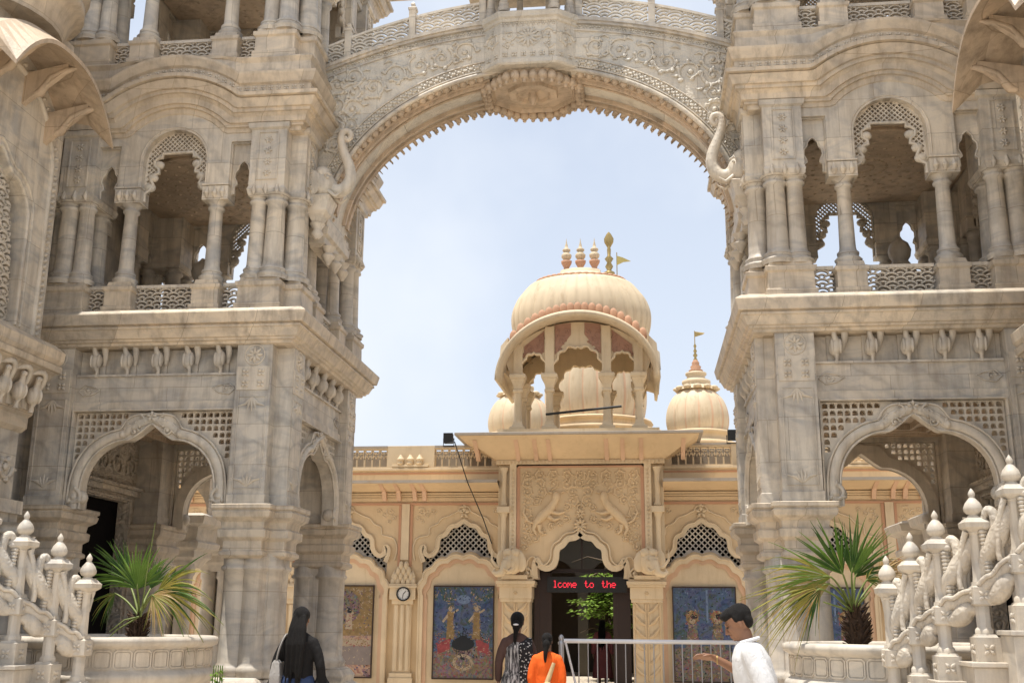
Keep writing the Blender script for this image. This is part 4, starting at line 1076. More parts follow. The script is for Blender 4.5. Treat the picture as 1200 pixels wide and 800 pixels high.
# borders
b = MB()
for x in (-1, 1):
    b.plate([[(x*1.36-.035, 2.5), (x*1.36+.035, 2.5), (x*1.36+.035, 4.86), (x*1.36-.035, 4.86)]], 0, .03, pm)
b.plate([[(-1.36, 4.85), (1.36, 4.85), (1.36, 4.885), (-1.36, 4.885)]], 0, .032, pm)
b.build('terracotta_border', M['terra'], T)
for s_ in (-1, 1):
    b = MB(); x = s_*1.475; b.box(x-.075, x+.075, PYY-.05, PYY+.3, 2.5, 4.92)
    for i in range(26): petals(b, x, 2.58+.088*i, .052, .036, 4, pm, 0 if i % 2 else pi/4, .45)
    b.build('beaded_strip', M['cream'], T)
    b = MB(); b.box(min(s_*1.55, s_*1.82), max(s_*1.55, s_*1.82), PYY+.12, PYY+.5, 2.42, 5.0)
    for z0, z1 in ((2.9, 3.86), (4.0, 4.85)):
        b.lathe([(.07, 0), (.09, .03), (.06, .08), (.055, .3), (.06, z1-z0-.12), (.085, z1-z0-.06), (.10, z1-z0)], (s_*1.68, PYY-.0, z0), 10)
    b.box(s_*1.68-.14, s_*1.68+.14, PYY-.14, PYY+.2, 3.86, 3.99); b.box(s_*1.68-.13, s_*1.68+.13, PYY-.12, PYY+.2, 2.80, 2.9)
    b.build('porch_column', M['cream'], T, .005)
    # gate pier below with capital and diagonal leaf carving
    b = MB(); c = s_*1.40
    for (h, z0, z1, o) in ((.36, 0, .3, .12), (.30, .3, 2.0, .03), (.33, 1.96, 2.03, .07), (.35, 2.03, 2.28, .09), (.40, 2.28, 2.33, .14), (.42, 2.33, 2.40, .17), (.38, 2.40, 2.44, .12)):
        b.box(c-h, c+h, PYY-o, PYY+.5, z0, z1)
    b.build('pier', M['cream'], T, .006)
    b = MB()
    for q in (-1, 1):
        b.tube([pm(c+q*.03, .35, .035), pm(c+q*.03, 1.93, .035)], .022, 6)
        b.tube([pm(c+q*.27, .35, .035), pm(c+q*.27, 1.93, .035)], .022, 6)
        for i in range(6):
            z = .45+.26*i
            b.tube([pm(c+q*.03, z, .035), pm(c+q*.15, z+.07, .05), pm(c+q*.26, z+.22, .035)], [.02, .045, .02], 6)
    petals(b, c, 2.15, .092, .05, 6, pm)
    b.build('pier_relief', M['yellow'], T)
    # elephant head sculpture on the pier
    b = MB(); E_ = lambda x, z, o: pm(s_*x, z, o)
    el = lambda x, z, o, rx, rz, ro: b.ell((0,0,0), (1,1,1), 14, 10, m=lambda X, Y_, Z_: E_(x+X*rx, z+Z_*rz, o+Y_*ro))
    el(1.45, 2.80, .20, .24, .27, .20); el(1.38, 2.98, .30, .11, .10, .10); el(1.54, 2.98, .29, .11, .10, .10); el(1.53, 2.72, .36, .16, .20, .13)
    b.tube([E_(1.55, 2.74, .42), E_(1.60, 2.62, .50), E_(1.66, 2.54, .54), E_(1.76, 2.52, .54), E_(1.83, 2.57, .50), E_(1.80, 2.63, .48)], [.13, .10, .075, .058, .042, .022], 12)
    b.tube([E_(1.62, 2.66, .44), E_(1.76, 2.68, .50), E_(1.87, 2.82, .46), E_(1.88, 3.04, .40)], [.045, .038, .030, .006], 8)
    b.tube([E_(1.44, 2.64, .46), E_(1.50, 2.58, .56), E_(1.60, 2.64, .64)], [.035, .028, .008], 8)
    b.ell((0,0,0), (1,1,1), 12, 8, m=lambda X, Y_, Z_: E_(1.27+X*.13+.03*Z_, 2.80+Z_*.22, .33+Y_*.035-.05*X))
    b.ell((0,0,0), (1,1,1), 12, 8, m=lambda X, Y_, Z_: E_(1.70+X*.10, 2.86+Z_*.18, .24+Y_*.03))
    for q in (1.44, 1.62): b.ell(E_(q, 2.83, .45), (.022, .02, .016), 8, 6)
    b.tube([E_(1.26, 3.0, .2), E_(1.45, 3.09, .28), E_(1.64, 3.0, .2)], .03, 6)
    b.box(min(s_*1.14, s_*1.70), max(s_*1.14, s_*1.70), PYY-.18, PYY+.1, 2.44, 2.52)
    b.build('elephant_head', M['cream'], T)
# frieze over the panel and the big flat eave with sloping soffit
b = MB(); b.box(-1.85, 1.85, PYY-.06, PYY+.4, 4.92, 5.02)
for i in range(44): b.box(-1.82+i*.083, -1.82+i*.083+.045, PYY-.085, PYY-.06, 4.94, 5.0)
b.build('dentil_frieze', M['cream'], T)
b = MB()
b.loft([[(-1.85, PYY-.05, 5.02), (1.85, PYY-.05, 5.02), (1.85, PYY+1.0, 5.02), (-1.85, PYY+1.0, 5.02)], [(-2.58, PYY-.85, 5.44), (2.58, PYY-.85, 5.44), (2.58, PYY+1.6, 5.44), (-2.58, PYY+1.6, 5.44)]])
b.build('porch_eave', M['yellow'], T)
b = MB(); b.box(-2.66, 2.66, PYY-.93, PYY+1.7, 5.442, 5.50); b.build('eave_edge', M['greyedge'], T, .01)
for x in (-2.25, -1.35, -.95, -.65, .6, .95, 1.35, 2.25):
    b = MB(); x2 = x*1.18 if abs(x) > 2 else x
    b.loft([[(x-.045, PYY-.03, 4.99), (x+.045, PYY-.03, 4.99), (x+.045, PYY-.10, 4.99), (x-.045, PYY-.10, 4.99)], [(x-.045, PYY-.05, 5.14), (x+.045, PYY-.05, 5.14), (x+.045, PYY-.28, 5.12), (x-.045, PYY-.28, 5.12)], [(x-.045, PYY-.3, 5.30), (x+.045, PYY-.3, 5.30), (x+.045, PYY-.72, 5.36), (x-.045, PYY-.72, 5.36)]])
    b.build('eave_bracket', M['pink'], T)
b = MB(); b.box(-1.8, 1.8, PYY+.35, PYY+.9, 4.45, 5.44); b.build('porch_back', M['cream'], T)
# door frame inside
fr_ = MB()
for x in (-1.0, -.72, .72, 1.0): fr_.box(x-.05, x+.05, WY+.12, WY+.22, 0, 3.4)
fr_.box(-1.0, 1.0, WY+.12, WY+.2, 2.60, 2.68); fr_.box(-1.0, -.72, WY+.14, WY+.17, 0, 3.4); fr_.box(.72, 1.0, WY+.14, WY+.17, 0, 3.4)
fr_.box(-.02, .02, WY+.14, WY+.17, 2.68, 3.4)
fr_.build('door_frame', M['wood'], T)

# ---- roof pavilion with bangla canopy and ribbed dome
CYF = 23.55
cm = lambda x, z, o: (x, CYF-o, z)
PV = MB(); PV.box(-1.75, 1.75, CYF-.25, CYF+2.3, 5.50, 5.60)
PV = PV.build('roof_pavilion', M['cream'], T)
for (x, y) in [(x, CYF) for x in (-1.33, -.63, .63, 1.33)]+[(x, CYF+2.0) for x in (-1.33, -.63, .63, 1.33)]+[(-1.33, CYF+1.0), (1.33, CYF+1.0)]:
    b = MB()
    square_prof(b, x, y, [(5.60, .17), (5.66, .17), (5.69, .12), (5.74, .10), (5.80, .085)])
    b.lathe([(.095, 0), (.085, .15), (.075, .62), (.09, .65), (.08, .68)], (x, y, 5.78), 8)
    square_prof(b, x, y, [(6.44, .08), (6.46, .105), (6.50, .105), (6.52, .085), (6.60, .10), (6.70, .14), (6.72, .155), (6.75, .155), (6.76, .175), (6.83, .18), (6.85, .16), (6.86, .12)])
    b.build('column', M['cream'], PV)
def arcz(x, w=1.78, z0=6.74, h=1.46): return z0+h*sqrt(max(0, 1-(x/w)**2))
b = MB()
w_in = [(x, arcz(x)-.16) for x in [-1.62+3.24*i/40 for i in range(41)]]
def op_(c, w, z0, h, n): return [(c+x, z) for x, z in cusped(w, z0, h, n, .5, True, .8)]
o0, o1, o2_ = op_(0, .50, 6.84, .62, 3), op_(-.98, .23, 6.84, .50, 2), op_(.98, .23, 6.84, .50, 2)
outer = w_in[::-1]+[(-1.50, 6.84)]+[(-1.21, 6.84)]+o1[::-1][1:-1]+[(-.75, 6.84)]+[(-.50, 6.84)]+o0[::-1][1:-1]+[(.50, 6.84), (.75, 6.84)]+o2_[::-1][1:-1]+[(1.21, 6.84), (1.50, 6.84)]
b.plate([outer], -.15, .0, cm)
for p in (o0, o1, o2_):
    b.tube([cm(x, z, .02) for x, z in p], .03, 6)
for x in (-1.33, -.63, .63, 1.33): b.box(x-.10, x+.10, CYF-.05, CYF, 6.86, arcz(x)-.17)
b.build('spandrel_wall', M['cream'], PV)
b = MB(); b.plate([outer], -.15, 0, lambda x, z, o: (x, CYF+1.9-o, z)); b.build('spandrel_wall', M['cream'], PV)
b = MB()
for s_ in (-1, 1):
    for (x, z, r_) in ((.36, 7.62, .12), (.24, 7.82, .07), (.42, 7.40, .08), (.44, 7.84, .06), (.86, 7.50, .09), (1.06, 7.44, .08), (.82, 7.68, .07), (1.18, 7.30, .05), (.84, 7.36, .05)):
        scroll(b, s_*x, z, .008, r_, cm, s_, x*9, .017, 1.3, 6); petals(b, s_*x, z, .01, r_*.5, 5, cm)
    b.plate([[(s_*.15, 7.75), (s_*.51, 7.30), (s_*.51, 7.98), (s_*.15, 8.02)][::s_]], .002, .012, cm)
    b.plate([[(s_*.75, 7.36), (s_*1.2, 7.32), (s_*1.2, 7.5), (s_*.75, 7.85)][::s_]], .002, .012, cm)
b.build('floral_panels', plain('red_brown_relief', (.34, .19, .13), .8), PV)
# canopy shell
b = MB(); n = 40; ring = []
for i in range(n+1):
    t = pi*i/n; ca_, sa_ = cos(t), sin(t)
    P_ = lambda w, z0, h, y: (w*ca_, y, z0+h*sa_)
    drop_ = -.0
    ring.append([P_(1.70, 6.72, 1.42, CYF+2.5), P_(1.76, 6.70, 1.52, CYF+2.5), P_(1.80, 6.66, 1.55, CYF-.42), P_(1.80, 6.66, 1.48, CYF-.46), P_(1.72, 6.66, 1.42, CYF-.42), P_(1.66, 6.72, 1.36, CYF-.1)])
vs = [p for q in ring for p in q]; fs = []
for i in range(n):
    for q in range(6): fs.append((i*6+q, i*6+(q+1) % 6, (i+1)*6+(q+1) % 6, (i+1)*6+q))
fs += [tuple(range(6)), tuple(n*6+q for q in range(6))[::-1]]
b.add(vs, fs, True)
for s_ in (-1, 1):
    y0, y1 = CYF+.2, CYF+2.3; rg = []
    for i in range(17):
        t = i/16; y = y0+(y1-y0)*t; dz = 1.0*sin(pi*t)
        rg.append([(s_*1.20, y, 7.15+dz), (s_*1.20, y, 7.25+dz), (s_*1.82, y, 6.98+dz*.62), (s_*1.80, y, 6.92+dz*.62)])
    vs = [p for q in rg for p in q]; fs = [(i*4+q, i*4+(q+1) % 4, (i+1)*4+(q+1) % 4, (i+1)*4+q) for i in range(16) for q in range(4)]
    b.add(vs, fs, True)
    b.loft([[(s_*1.62, CYF-.1, 6.9), (s_*1.80, CYF+.1, 6.8), (s_*1.80, CYF+2.2, 6.8), (s_*1.5, CYF+2.2, 6.9)], [(s_*1.55, CYF-.1, 7.7), (s_*1.74, CYF+.1, 7.55), (s_*1.74, CYF+2.2, 7.55), (s_*1.5, CYF+2.2, 7.7)]])
b.build('canopy', M['domec'], PV)
# dome
b = MB(); dc = (0, CYF+1.42, 0)
prof = [(1.30, 7.15), (1.42, 7.45), (1.52, 7.75), (1.555, 8.0), (1.53, 8.22), (1.44, 8.45), (1.30, 8.64), (1.16, 8.80), (1.03, 8.87), (.90, 8.90)]
nr = 36; seg = 36*6; vs = []; fs = []
prof = smooth_path(prof, 3)
for (r_, z) in prof:
    for k in range(seg):
        a = 2*pi*k/seg; f_ = abs(sin(a*nr/2)); rr = r_*(1-.028*(1-f_)**3)
        ex = 1.0
        vs.append((rr*cos(a)*1.015, dc[1]+rr*.76*sin(a), z+.05))
for i in range(len(prof)-1):
    for k in range(seg):
        k2 = (k+1) % seg; fs.append((i*seg+k, i*seg+k2, (i+1)*seg+k2, (i+1)*seg+k))
b.add(vs, fs, True); b.add(vs[-seg:], [tuple(range(seg))])
b.build('dome', M['domec'], PV)
b = MB()
for i in range(19):
    x = -1.44+2.88*i/18; z = arcz(x, 1.80, 6.66, 1.56)
    yb = CYF+.02
    b.ell((0,0,0), (1,1,1), 10, 6, m=lambda X, Y_, Z_: (x+X*.095, yb+Y_*.04-.0, z+.13+Z_*.17))
    b.ell((0,0,0), (1,1,1), 10, 6, m=lambda X, Y_, Z_: (x+X*.075, yb+.0+Y_*.06, z+.02+Z_*.10))
b.build('scalloped_band', M['terra'], PV)
b = MB()
for k in range(40):
    a = 2*pi*k/40; b.ell((.95*cos(a), dc[1]+.68*sin(a), 8.95), (.09, .08, .05), 8, 5)
b.lathe([(.95, 0), (.90, .06), (.7, .10)], (0, dc[1], 8.94), 40, ry=.72)
b.build('petal_collar', M['terra'], PV)
b = MB(); b.lathe([(.74, 0), (.72, .05), (.50, .12), (.46, .14), (.46, .20), (.38, .22)], (0, dc[1], 9.02), 32, ry=.6); b.build('dome_cap', M['domec'], PV)
for x in (-.32, 0, .32):
    f_ = MB(); f_.lathe([(.13, 0), (.12, .04), (.07, .06), (.06, .10), (.115, .20), (.125, .26), (.07, .28)], (x, dc[1], 9.20), 14); fo = f_.build('finial_vase', M['terra'], PV)
    f_ = MB(); f_.lathe([(.06, 0), (.11, .06), (.12, .12), (.08, .17), (.05, .19), (.09, .22), (.09, .26), (.04, .29), (.035, .34), (.015, .42), (.003, .52)], (x, dc[1], 9.48), 14); f_.build('finial', M['domec'], PV)

# ---- shikhara domes on the roof behind
def shikhara(c, R, zb, hh, spire, ribs, name, mat=None):
    D = MB(); nr = ribs; seg = ribs*8; vs = []; fs = []
    prof = smooth_path([(R*.93, 0), (R*.99, hh*.18), (R, hh*.36), (R*.94, hh*.58), (R*.80, hh*.78), (R*.58, hh*.93), (R*.42, hh*1.0)], 3)
    mi = []
    for (r_, z) in prof:
        for k in range(seg):
            a = 2*pi*k/seg+.2; f_ = abs(sin((a-.2)*nr/2)); rr = r_*(1-.035*(1-f_)**2.5)
            vs.append((c[0]+rr*cos(a), c[1]+rr*sin(a), zb+z))
    for i in range(len(prof)-1):
        for k in range(seg):
            k2 = (k+1) % seg; fs.append((i*seg+k, i*seg+k2, (i+1)*seg+k2, (i+1)*seg+k))
    D.add(vs, fs, True); D.mi = [1 if (k % seg) % 8 in (0,) else 0 for k in range(len(fs))]
    D = D.build(name, [M['domec'], M['pink']], T)
    q = MB(); q.lathe([(R*1.25, 4.86), (R*1.25, zb-.55), (R*1.35, zb-.5), (R*1.35, zb-.38), (R*1.05, zb-.30), (R*1.05, zb-.12), (R*1.12, zb-.08), (R*1.1, zb), (R*.9, zb+.04)], (c[0], c[1], 0), 24); q.build('drum', M['yellow'], D)
    q = MB(); z = zb+hh
    q.lathe([(R*.66, -.06), (R*.62, .0), (R*.5, .06), (R*.42, .12), (R*.46, .18), (R*.46, .26), (R*.32, .32), (R*.28, .40), (R*.34, .46), (R*.34, .52), (R*.22, .56)], (c[0], c[1], z), 20)
    for k in range(12): q.ell((c[0]+R*.62*cos(k*pi/6), c[1]+R*.62*sin(k*pi/6), z-.0), (R*.14, R*.14, .07), 8, 5)
    q.build('lotus_cap', M['domec'], D)
    q = MB(); q.lathe([(R*.20, 0), (R*.24, .06), (R*.15, .12), (R*.18, .18), (R*.11, .26), (R*.13, .3), (R*.07, .40)], (c[0], c[1], z+.54), 14); q.build('finial_vase', M['terra'], D)
    q = MB(); q.lathe([(.03, 0), (.07, .06), (.03, .12), (.075, .2), (.03, .27), (.06, .34), (.02, .42), (.05, .5), (.015, .58), (.012, spire)], (c[0], c[1], z+.90), 10)
    q.build('finial', M['gold'], D)
    return D, z+.9+spire
def lift(o):
    org = ORG[o]
    for v in o.data.vertices:
        v.co.z = 1.6+(v.co.z+org.z-1.6)*1.062-org.z; v.co.x *= 1.05
for q_ in list(PV.children):
    if q_.name.split('.')[0] in ('dome', 'petal_collar', 'dome_cap', 'finial_vase', 'finial'): lift(q_)
D1, zt1 = shikhara((3.13, 34, 0), .97, 7.22, 1.40, 1.0, 14, 'ribbed_dome')
b = MB(); b.add([(3.13, 34, zt1-.02), (3.45, 34.05, zt1-.06), (3.40, 34.0, zt1-.12), (3.13, 34, zt1-.2), (3.13, 34.02, zt1-.02), (3.45, 34.07, zt1-.06), (3.40, 34.02, zt1-.12), (3.13, 34.02, zt1-.2)], [(0, 1, 2, 3), (7, 6, 5, 4), (0, 4, 5, 1), (1, 5, 6, 2), (2, 6, 7, 3)]); b.build('flag', M['gold'], D1)
D2, zt2 = shikhara((-2.45, 34, 0), 1.0, 7.22, 1.3, .8, 14, 'ribbed_dome')
D3, zt3 = shikhara((-.15, 37, 0), 1.75, 8.1, 3.0, 1.2, 22, 'ribbed_dome')
# gilded pole with pennant on the roof behind the pavilion
b = MB(); b.lathe([(.10, 0), (.13, .08), (.06, .16), (.13, .28), (.14, .36), (.05, .42), (.10, .52), (.05, .62), (.11, .72), (.04, .80), (.05, .95), (.03, 1.05)], (.67, 25.6, 9.47), 12)
b.lathe([(.02, 0), (.11, .16), (.12, .26), (.06, .38), (.01, .44)], (.67, 25.6, 10.45), 12, ry=.3)
b.lathe([(.035, 0), (.035, 3.6)], (.67, 25.6, 6.0), 8)
b.tube([(.86, 25.6, 9.3), (.86, 25.6, 10.35)], .012, 5)
b.build('gilded_finial', M['gold'], PV)
b = MB(); b.plate([[(.86, 10.02), (.86, 10.26), (1.0, 10.22), (1.2, 10.12), (1.02, 10.10)]], 0, .015, lambda x, z, o: (x, 25.6-o+.1*(x-.86), z)); b.build('pennant', plain('yellow_cloth', (.50, .42, .16), .8), PV)

# ------------------------------------------------------------------ tree added in a made-up court, in place of a likely glass reflection
def leafmat(name, c1, c2):
    m, nt, bb = newmat(name); L = nt.links.new
    ge = N(nt, 'ShaderNodeNewGeometry'); no = N(nt, 'ShaderNodeTexNoise', Scale=5, Detail=3); L(ge.outputs['Position'], no.inputs['Vector'])
    c = mix(nt, ramp(nt, no.outputs[0], [(.35, (0,0,0)), (.65, (1,1,1))]), c1, c2); L(c, bb.inputs['Base Color'])
    bb.inputs['Roughness'].default_value = .5; bb.inputs['Specular IOR Level'].default_value = .3
    tr = N(nt, 'ShaderNodeBsdfTranslucent'); L(c, tr.inputs['Color']); ms = N(nt, 'ShaderNodeMixShader'); ms.inputs[0].default_value = .3
    L(bb.outputs[0], ms.inputs[1]); L(tr.outputs[0], ms.inputs[2]); L(ms.outputs[0], nt.nodes['Material Output'].inputs[0]); return m
LEAF = leafmat('court_leaf', (.14, .25, .03), (.26, .38, .06))
TR = thing('added_court_tree', 'bright green leafy tree added inside the dark doorway behind the red lettered sign', 'tree', (.35, 31, 0))
b = MB(); b.tube([(.5, 31, 0), (.45, 31, .7), (.38, 31, 1.4), (.3, 31, 2.4), (.35, 31, 3.4)], [.14, .11, .09, .07, .03], 10)
for k in range(10):
    a = k*2.4; z = 1.0+.24*k; b.tube([(.36, 31, z), (.36+.6*cos(a), 31+.6*sin(a), z+.15), (.36+1.1*cos(a), 31+1.0*sin(a), z+.0)], [.035, .02, .006], 6)
b.build('trunk', plain('bark', (.10, .07, .045), .9), TR)
b = MB(); rnd = random.Random(11)
for k in range(40):
    a = rnd.uniform(0, 2*pi); z = rnd.uniform(1.2, 2.9); R_ = rnd.uniform(.1, .85)*(1.05-abs(z-2.0)*.35)
    cx0, cy0 = .42+(z-2)*.12+R_*cos(a)*1.0, 30.9+R_*sin(a)
    for i in range(56):
        t = rnd.uniform(0, .34); aa = rnd.uniform(0, 2*pi); p = Vector((cx0+t*1.3*cos(aa), cy0+t*sin(aa), z+rnd.uniform(-.10, .07)-.25*t))
        L_ = rnd.uniform(.09, .16); w_ = L_*.32; ang = aa+rnd.uniform(-.5, .5); dp = rnd.uniform(-.6, .05)
        dv = Vector((cos(ang)*cos(dp), sin(ang)*cos(dp), sin(dp))); sv = Vector((-sin(ang), cos(ang), rnd.uniform(-.3, .3)))*w_
        b.add([p, p+dv*L_*.5+sv, p+dv*L_, p+dv*L_*.5-sv], [(0, 1, 2, 3)])
b.build('crown', LEAF, TR)

# ------------------------------------------------------------------ pictures, clock, lettered sign
def picmat(name, cols, scale, fig, seed):
    m, nt, bb = newmat(name); L = nt.links.new
    ge = N(nt, 'ShaderNodeNewGeometry'); mp = N(nt, 'ShaderNodeMapping'); mp.inputs['Location'].default_value = (seed, seed*2, seed*.7); L(ge.outputs['Position'], mp.inputs[0])
    n1 = N(nt, 'ShaderNodeTexNoise', Scale=scale, Detail=6, Roughness=.7, Distortion=1.2); L(mp.outputs[0], n1.inputs['Vector'])
    k = len(cols); c = ramp(nt, n1.outputs[0], [(.28+.44*i/(k-1), q) for i, q in enumerate(cols)])
    vo = N(nt, 'ShaderNodeTexVoronoi', Scale=scale*3.4); L(mp.outputs[0], vo.inputs['Vector'])
    hs = N(nt, 'ShaderNodeHueSaturation', Saturation=.7, Value=.35); L(vo.outputs['Color'], hs.inputs['Color'])
    c = mix(nt, fig, c, hs.outputs[0]); L(c, bb.inputs['Base Color']); bb.inputs['Roughness'].default_value = .35
    return m
pblue = picmat('blue_painting', [(.008, .015, .02), (.015, .035, .11), (.05, .085, .18), (.02, .045, .03), (.14, .13, .10)], 3.0, .10, 3)
pwarm = picmat('warm_painting', [(.06, .03, .03), (.30, .14, .08), (.45, .30, .20), (.20, .10, .12), (.08, .05, .10)], 3.2, .10, 8)
pdark = picmat('dark_painting', [(.015, .01, .01), (.07, .03, .02), (.16, .09, .05), (.03, .02, .03), (.22, .12, .06)], 6.0, .35, 5)
pgold = plain('painted_gold', (.22, .145, .06), .4, var=.6, scale=16); pskin = plain('painted_cream', (.34, .27, .19), .4, var=.4, scale=18)
pred = plain('painted_rose', (.26, .05, .055), .4, var=.5, scale=14); pblk = plain('painted_black', (.008, .011, .016), .4, var=.3); plight = plain('painted_light_blue', (.13, .18, .28), .4, var=.5, scale=12)
pgreen = plain('painted_green', (.03, .07, .03), .4, var=.5, scale=12); pblue2 = plain('painted_deep_blue', (.025, .045, .13), .4, var=.6, scale=10); pgrey = plain('painted_grey', (.20, .165, .15), .4, var=.3)
def picture(c, hw, z0, z1, kind, label):
    T_ = thing('framed_picture', label, 'picture', (c, WY-.05, z0), 'framed paintings in the wall niches')
    b = MB()
    for (xa, xb, za, zb_) in ((c-hw-.02, c+hw+.02, z1, z1+.03), (c-hw-.02, c+hw+.02, z0-.03, z0), (c-hw-.02, c-hw, z0, z1), (c+hw, c+hw+.02, z0, z1)): b.box(xa, xb, WY-.09, WY-.014, za, zb_)
    b.build('frame', M['wood'], T_)
    b = MB(); b.box(c-hw, c+hw, WY-.06, WY-.014, z0, z1); b.build('canvas', {0: pblue, 1: pwarm, 2: pblue}[kind], T_)
    W_, H_ = 2*hw, z1-z0
    q = lambda u_, v_, o: (c-hw+u_*W_, WY-.062-o, z0+v_*H_)
    rr_ = random.Random(kind*7+int(c*3)+40); b = MB()
    pal = [pgold, pskin, pred, pblk, plight, pdark, pgreen, pblue2]
    def region(u_, v_):
        if kind == 0:
            for s_ in (-1, 1):
                du = (u_-.5-s_*.22); w_ = .055 if v_ > .64 else .075
                if .42 < v_ < .82 and abs(du) < w_: return (0, 1, 0, 0, 5) if v_ < .72 else (1, 1, 0)
                if abs((u_-.5)*s_-.33) < .13 and .24 < v_ < .44 and (v_-.34)*.6 < ((u_-.5)*s_-.2): return (2, 2, 2, 1)
                if v_ > .84 and abs(abs(u_-.5)-.32) < .2 and rr_.random() < .6: return (6, 6, 0, 1)
            if abs(u_-.5) < .20*(1-abs(v_-.36)*5): return (3, 3, 3)
            if ((u_-.5)/.20)**2+((v_-.17)/.11)**2 < 1: return (0, 1, 5, 0)
            if v_ < .22: return (5, 5, 2, 0, 5)
            if v_ < .50: return (5, 6, 0, 4, 3)
            return (7, 7, 3, 4, 7, 6)
        if kind == 1:
            if ((u_-.5)/.30)**2+((v_-.78)/.19)**2 < 1 and v_ > .52:
                if abs(abs(u_-.5)-.10) < .07 and v_ < .74: return (1, 1, 0, 2)
                return (5, 0, 3, 5)
            if .5 < v_ < .66: return (2, 0, 1, 3, 7)
            if .42 > v_ > .33: return (1, 0, 1, 2)
            if v_ > .66: return (0, 0, 5, 1, 0)
            if v_ < .13: return (2, 3, 7, 5)
            return (8, 8, 8, 1)
        for s_ in (-1, 1):
            du = abs(u_-.5-s_*.2)
            if v_ < .60 and du < .06+.10*(.6-v_): return (0, 5, 2, 0, 5, 1)
            if .60 < v_ < .76 and du < .11: return (0, 1, 3, 2) if du < .07 else (0, 5, 2)
        if v_ < .36: return (5, 5, 6, 0, 3)
        return (7, 7, 3, 6, 7, 4)
    def sil(c_, pts, o=.0004): b.cur = c_; b.plate([pts], -.0005, o, q)
    el_ = lambda u0, v0, ru, rv: [(u0+ru*cos(2*pi*k/20), v0+rv*sin(2*pi*k/20)) for k in range(20)]
    if kind == 0:
        sil(5, [(0, 0), (1, 0), (1, .28), (.7, .34), (.3, .34), (0, .28)])
        for s_ in (-1, 1):
            u0 = .5+s_*.22; sil(0, [(u0-.065, .42), (u0+.065, .42), (u0+.05, .6), (u0+.055, .72), (u0-.055, .72), (u0-.05, .6)], .0006); sil(1, el_(u0, .755, .035, .028), .0008); sil(1, [(u0-.05, .70), (u0-.14, .62), (u0-.12, .60), (u0-.04, .66)], .0008); sil(1, [(u0+.05, .70), (u0+.14, .74), (u0+.13, .76), (u0+.04, .72)], .0008)
            sil(2, [(.5+s_*.2, .44), (.5+s_*.44, .36), (.5+s_*.42, .26), (.5+s_*.24, .30)][::s_], .0006)
        sil(4, el_(.5, .86, .12, .05)); sil(3, el_(.5, .37, .19, .075), .0007); sil(3, el_(.5, .43, .08, .03), .0008); sil(1, el_(.5, .17, .17, .09), .0006); sil(5, el_(.5, .17, .12, .06), .0008)
    elif kind == 1:
        sil(0, [(.0, .45), (1, .45), (1, 1), (0, 1)]); sil(5, el_(.5, .77, .29, .19), .0006)
        for s_ in (-1, 1): sil(1, [(.5+s_*.10-.06, .52), (.5+s_*.10+.06, .52), (.5+s_*.1+.045, .70), (.5+s_*.1-.045, .70)], .0008); sil(3, el_(.5+s_*.1, .73, .04, .028), .0009)
        sil(1, [(0, .34), (1, .34), (1, .41), (0, .41)], .0006); sil(8, [(0, .13), (1, .13), (1, .335), (0, .335)], .0006)
    else:
        sil(5, [(0, 0), (1, 0), (1, .30), (.6, .38), (0, .34)])
        for s_ in (-1, 1): u0 = .5+s_*.2; sil(5, [(u0-.15, .15), (u0+.15, .15), (u0+.07, .60), (u0-.07, .60)], .0005); sil(0, el_(u0, .68, .10, .075), .0006); sil(1, el_(u0, .65, .05, .038), .0008); sil(3, el_(u0+.03, .69, .06, .03), .0009)
        sil(4, [(.53, .62), (.56, .62), (.56, .98), (.53, .98)])
    n_ = 1900
    for k in range(n_):
        u_, v_ = rr_.uniform(.01, .99), rr_.uniform(.008, .992); ids = region(u_, v_)
        if (7 in ids or 8 in ids) and rr_.random() < .72: continue
        L_ = rr_.uniform(.010, .028); w_ = L_*rr_.uniform(.25, .5); a = rr_.uniform(0, pi); o = .0005+.0035*k/n_
        P_ = [(u_+L_*cos(a), v_+L_*sin(a)*.66), (u_-w_*sin(a), v_+w_*cos(a)*.66), (u_-L_*cos(a), v_-L_*sin(a)*.66), (u_+w_*sin(a), v_-w_*cos(a)*.66)]
        P_ = [(min(.995, max(.005, x)), min(.996, max(.004, z))) for x, z in P_]
        b.cur = rr_.choice(ids); b.add([q(x, z, o) for x, z in P_], [(0, 1, 2, 3)])
    b.build('painted_figures', pal+[pgrey], T_)
picture(-2.59, .655, .36, 2.28, 0, 'blue painting with two standing figures over a black tree shape, beside the round clock')
picture(-5.28, .655, .36, 2.28, 1, 'brownish altar painting in the niche left of the round clock')
picture(2.62, .655, .36, 2.28, 2, 'dark blue painting of two garlanded figures behind the man in white')
picture(5.28, .655, .36, 2.28, 2, 'dark painting half hidden behind the palm by the right tower')
C_ = thing('wall_clock', 'round white clock with black rim on the cream pilaster between two paintings', 'clock', (-3.92, WY-.16, 2.12))
ck = lambda x, z, o: (-3.92+x, WY-.16-o, 2.12+z)
b = MB(); b.plate([[(.155*cos(t*pi/16), .155*sin(t*pi/16)) for t in range(32)], [(.125*cos(t*pi/16), .125*sin(t*pi/16)) for t in range(32)]], 0, .045, ck); b.build('rim', M['iron'], C_)
b = MB(); b.plate([[(.127*cos(t*pi/16), .127*sin(t*pi/16)) for t in range(32)]], 0, .02, ck); b.build('face', plain('clock_face', (.62, .62, .60), .4), C_)
b = MB(); b.band([(0, 0), (.055, .06)], .008, .022, .026, ck); b.band([(0, 0), (-.02, -.095)], .006, .027, .030, ck)
for k in range(12): b.band([(.10*cos(k*pi/6), .10*sin(k*pi/6)), (.115*cos(k*pi/6), .115*sin(k*pi/6))], .004, .021, .024, ck)
b.build('hands', M['iron'], C_)
S_ = thing('led_sign', 'black lettered display with red words lcome to the, hanging in the doorway', 'sign', (0, 24.2, 2.35))
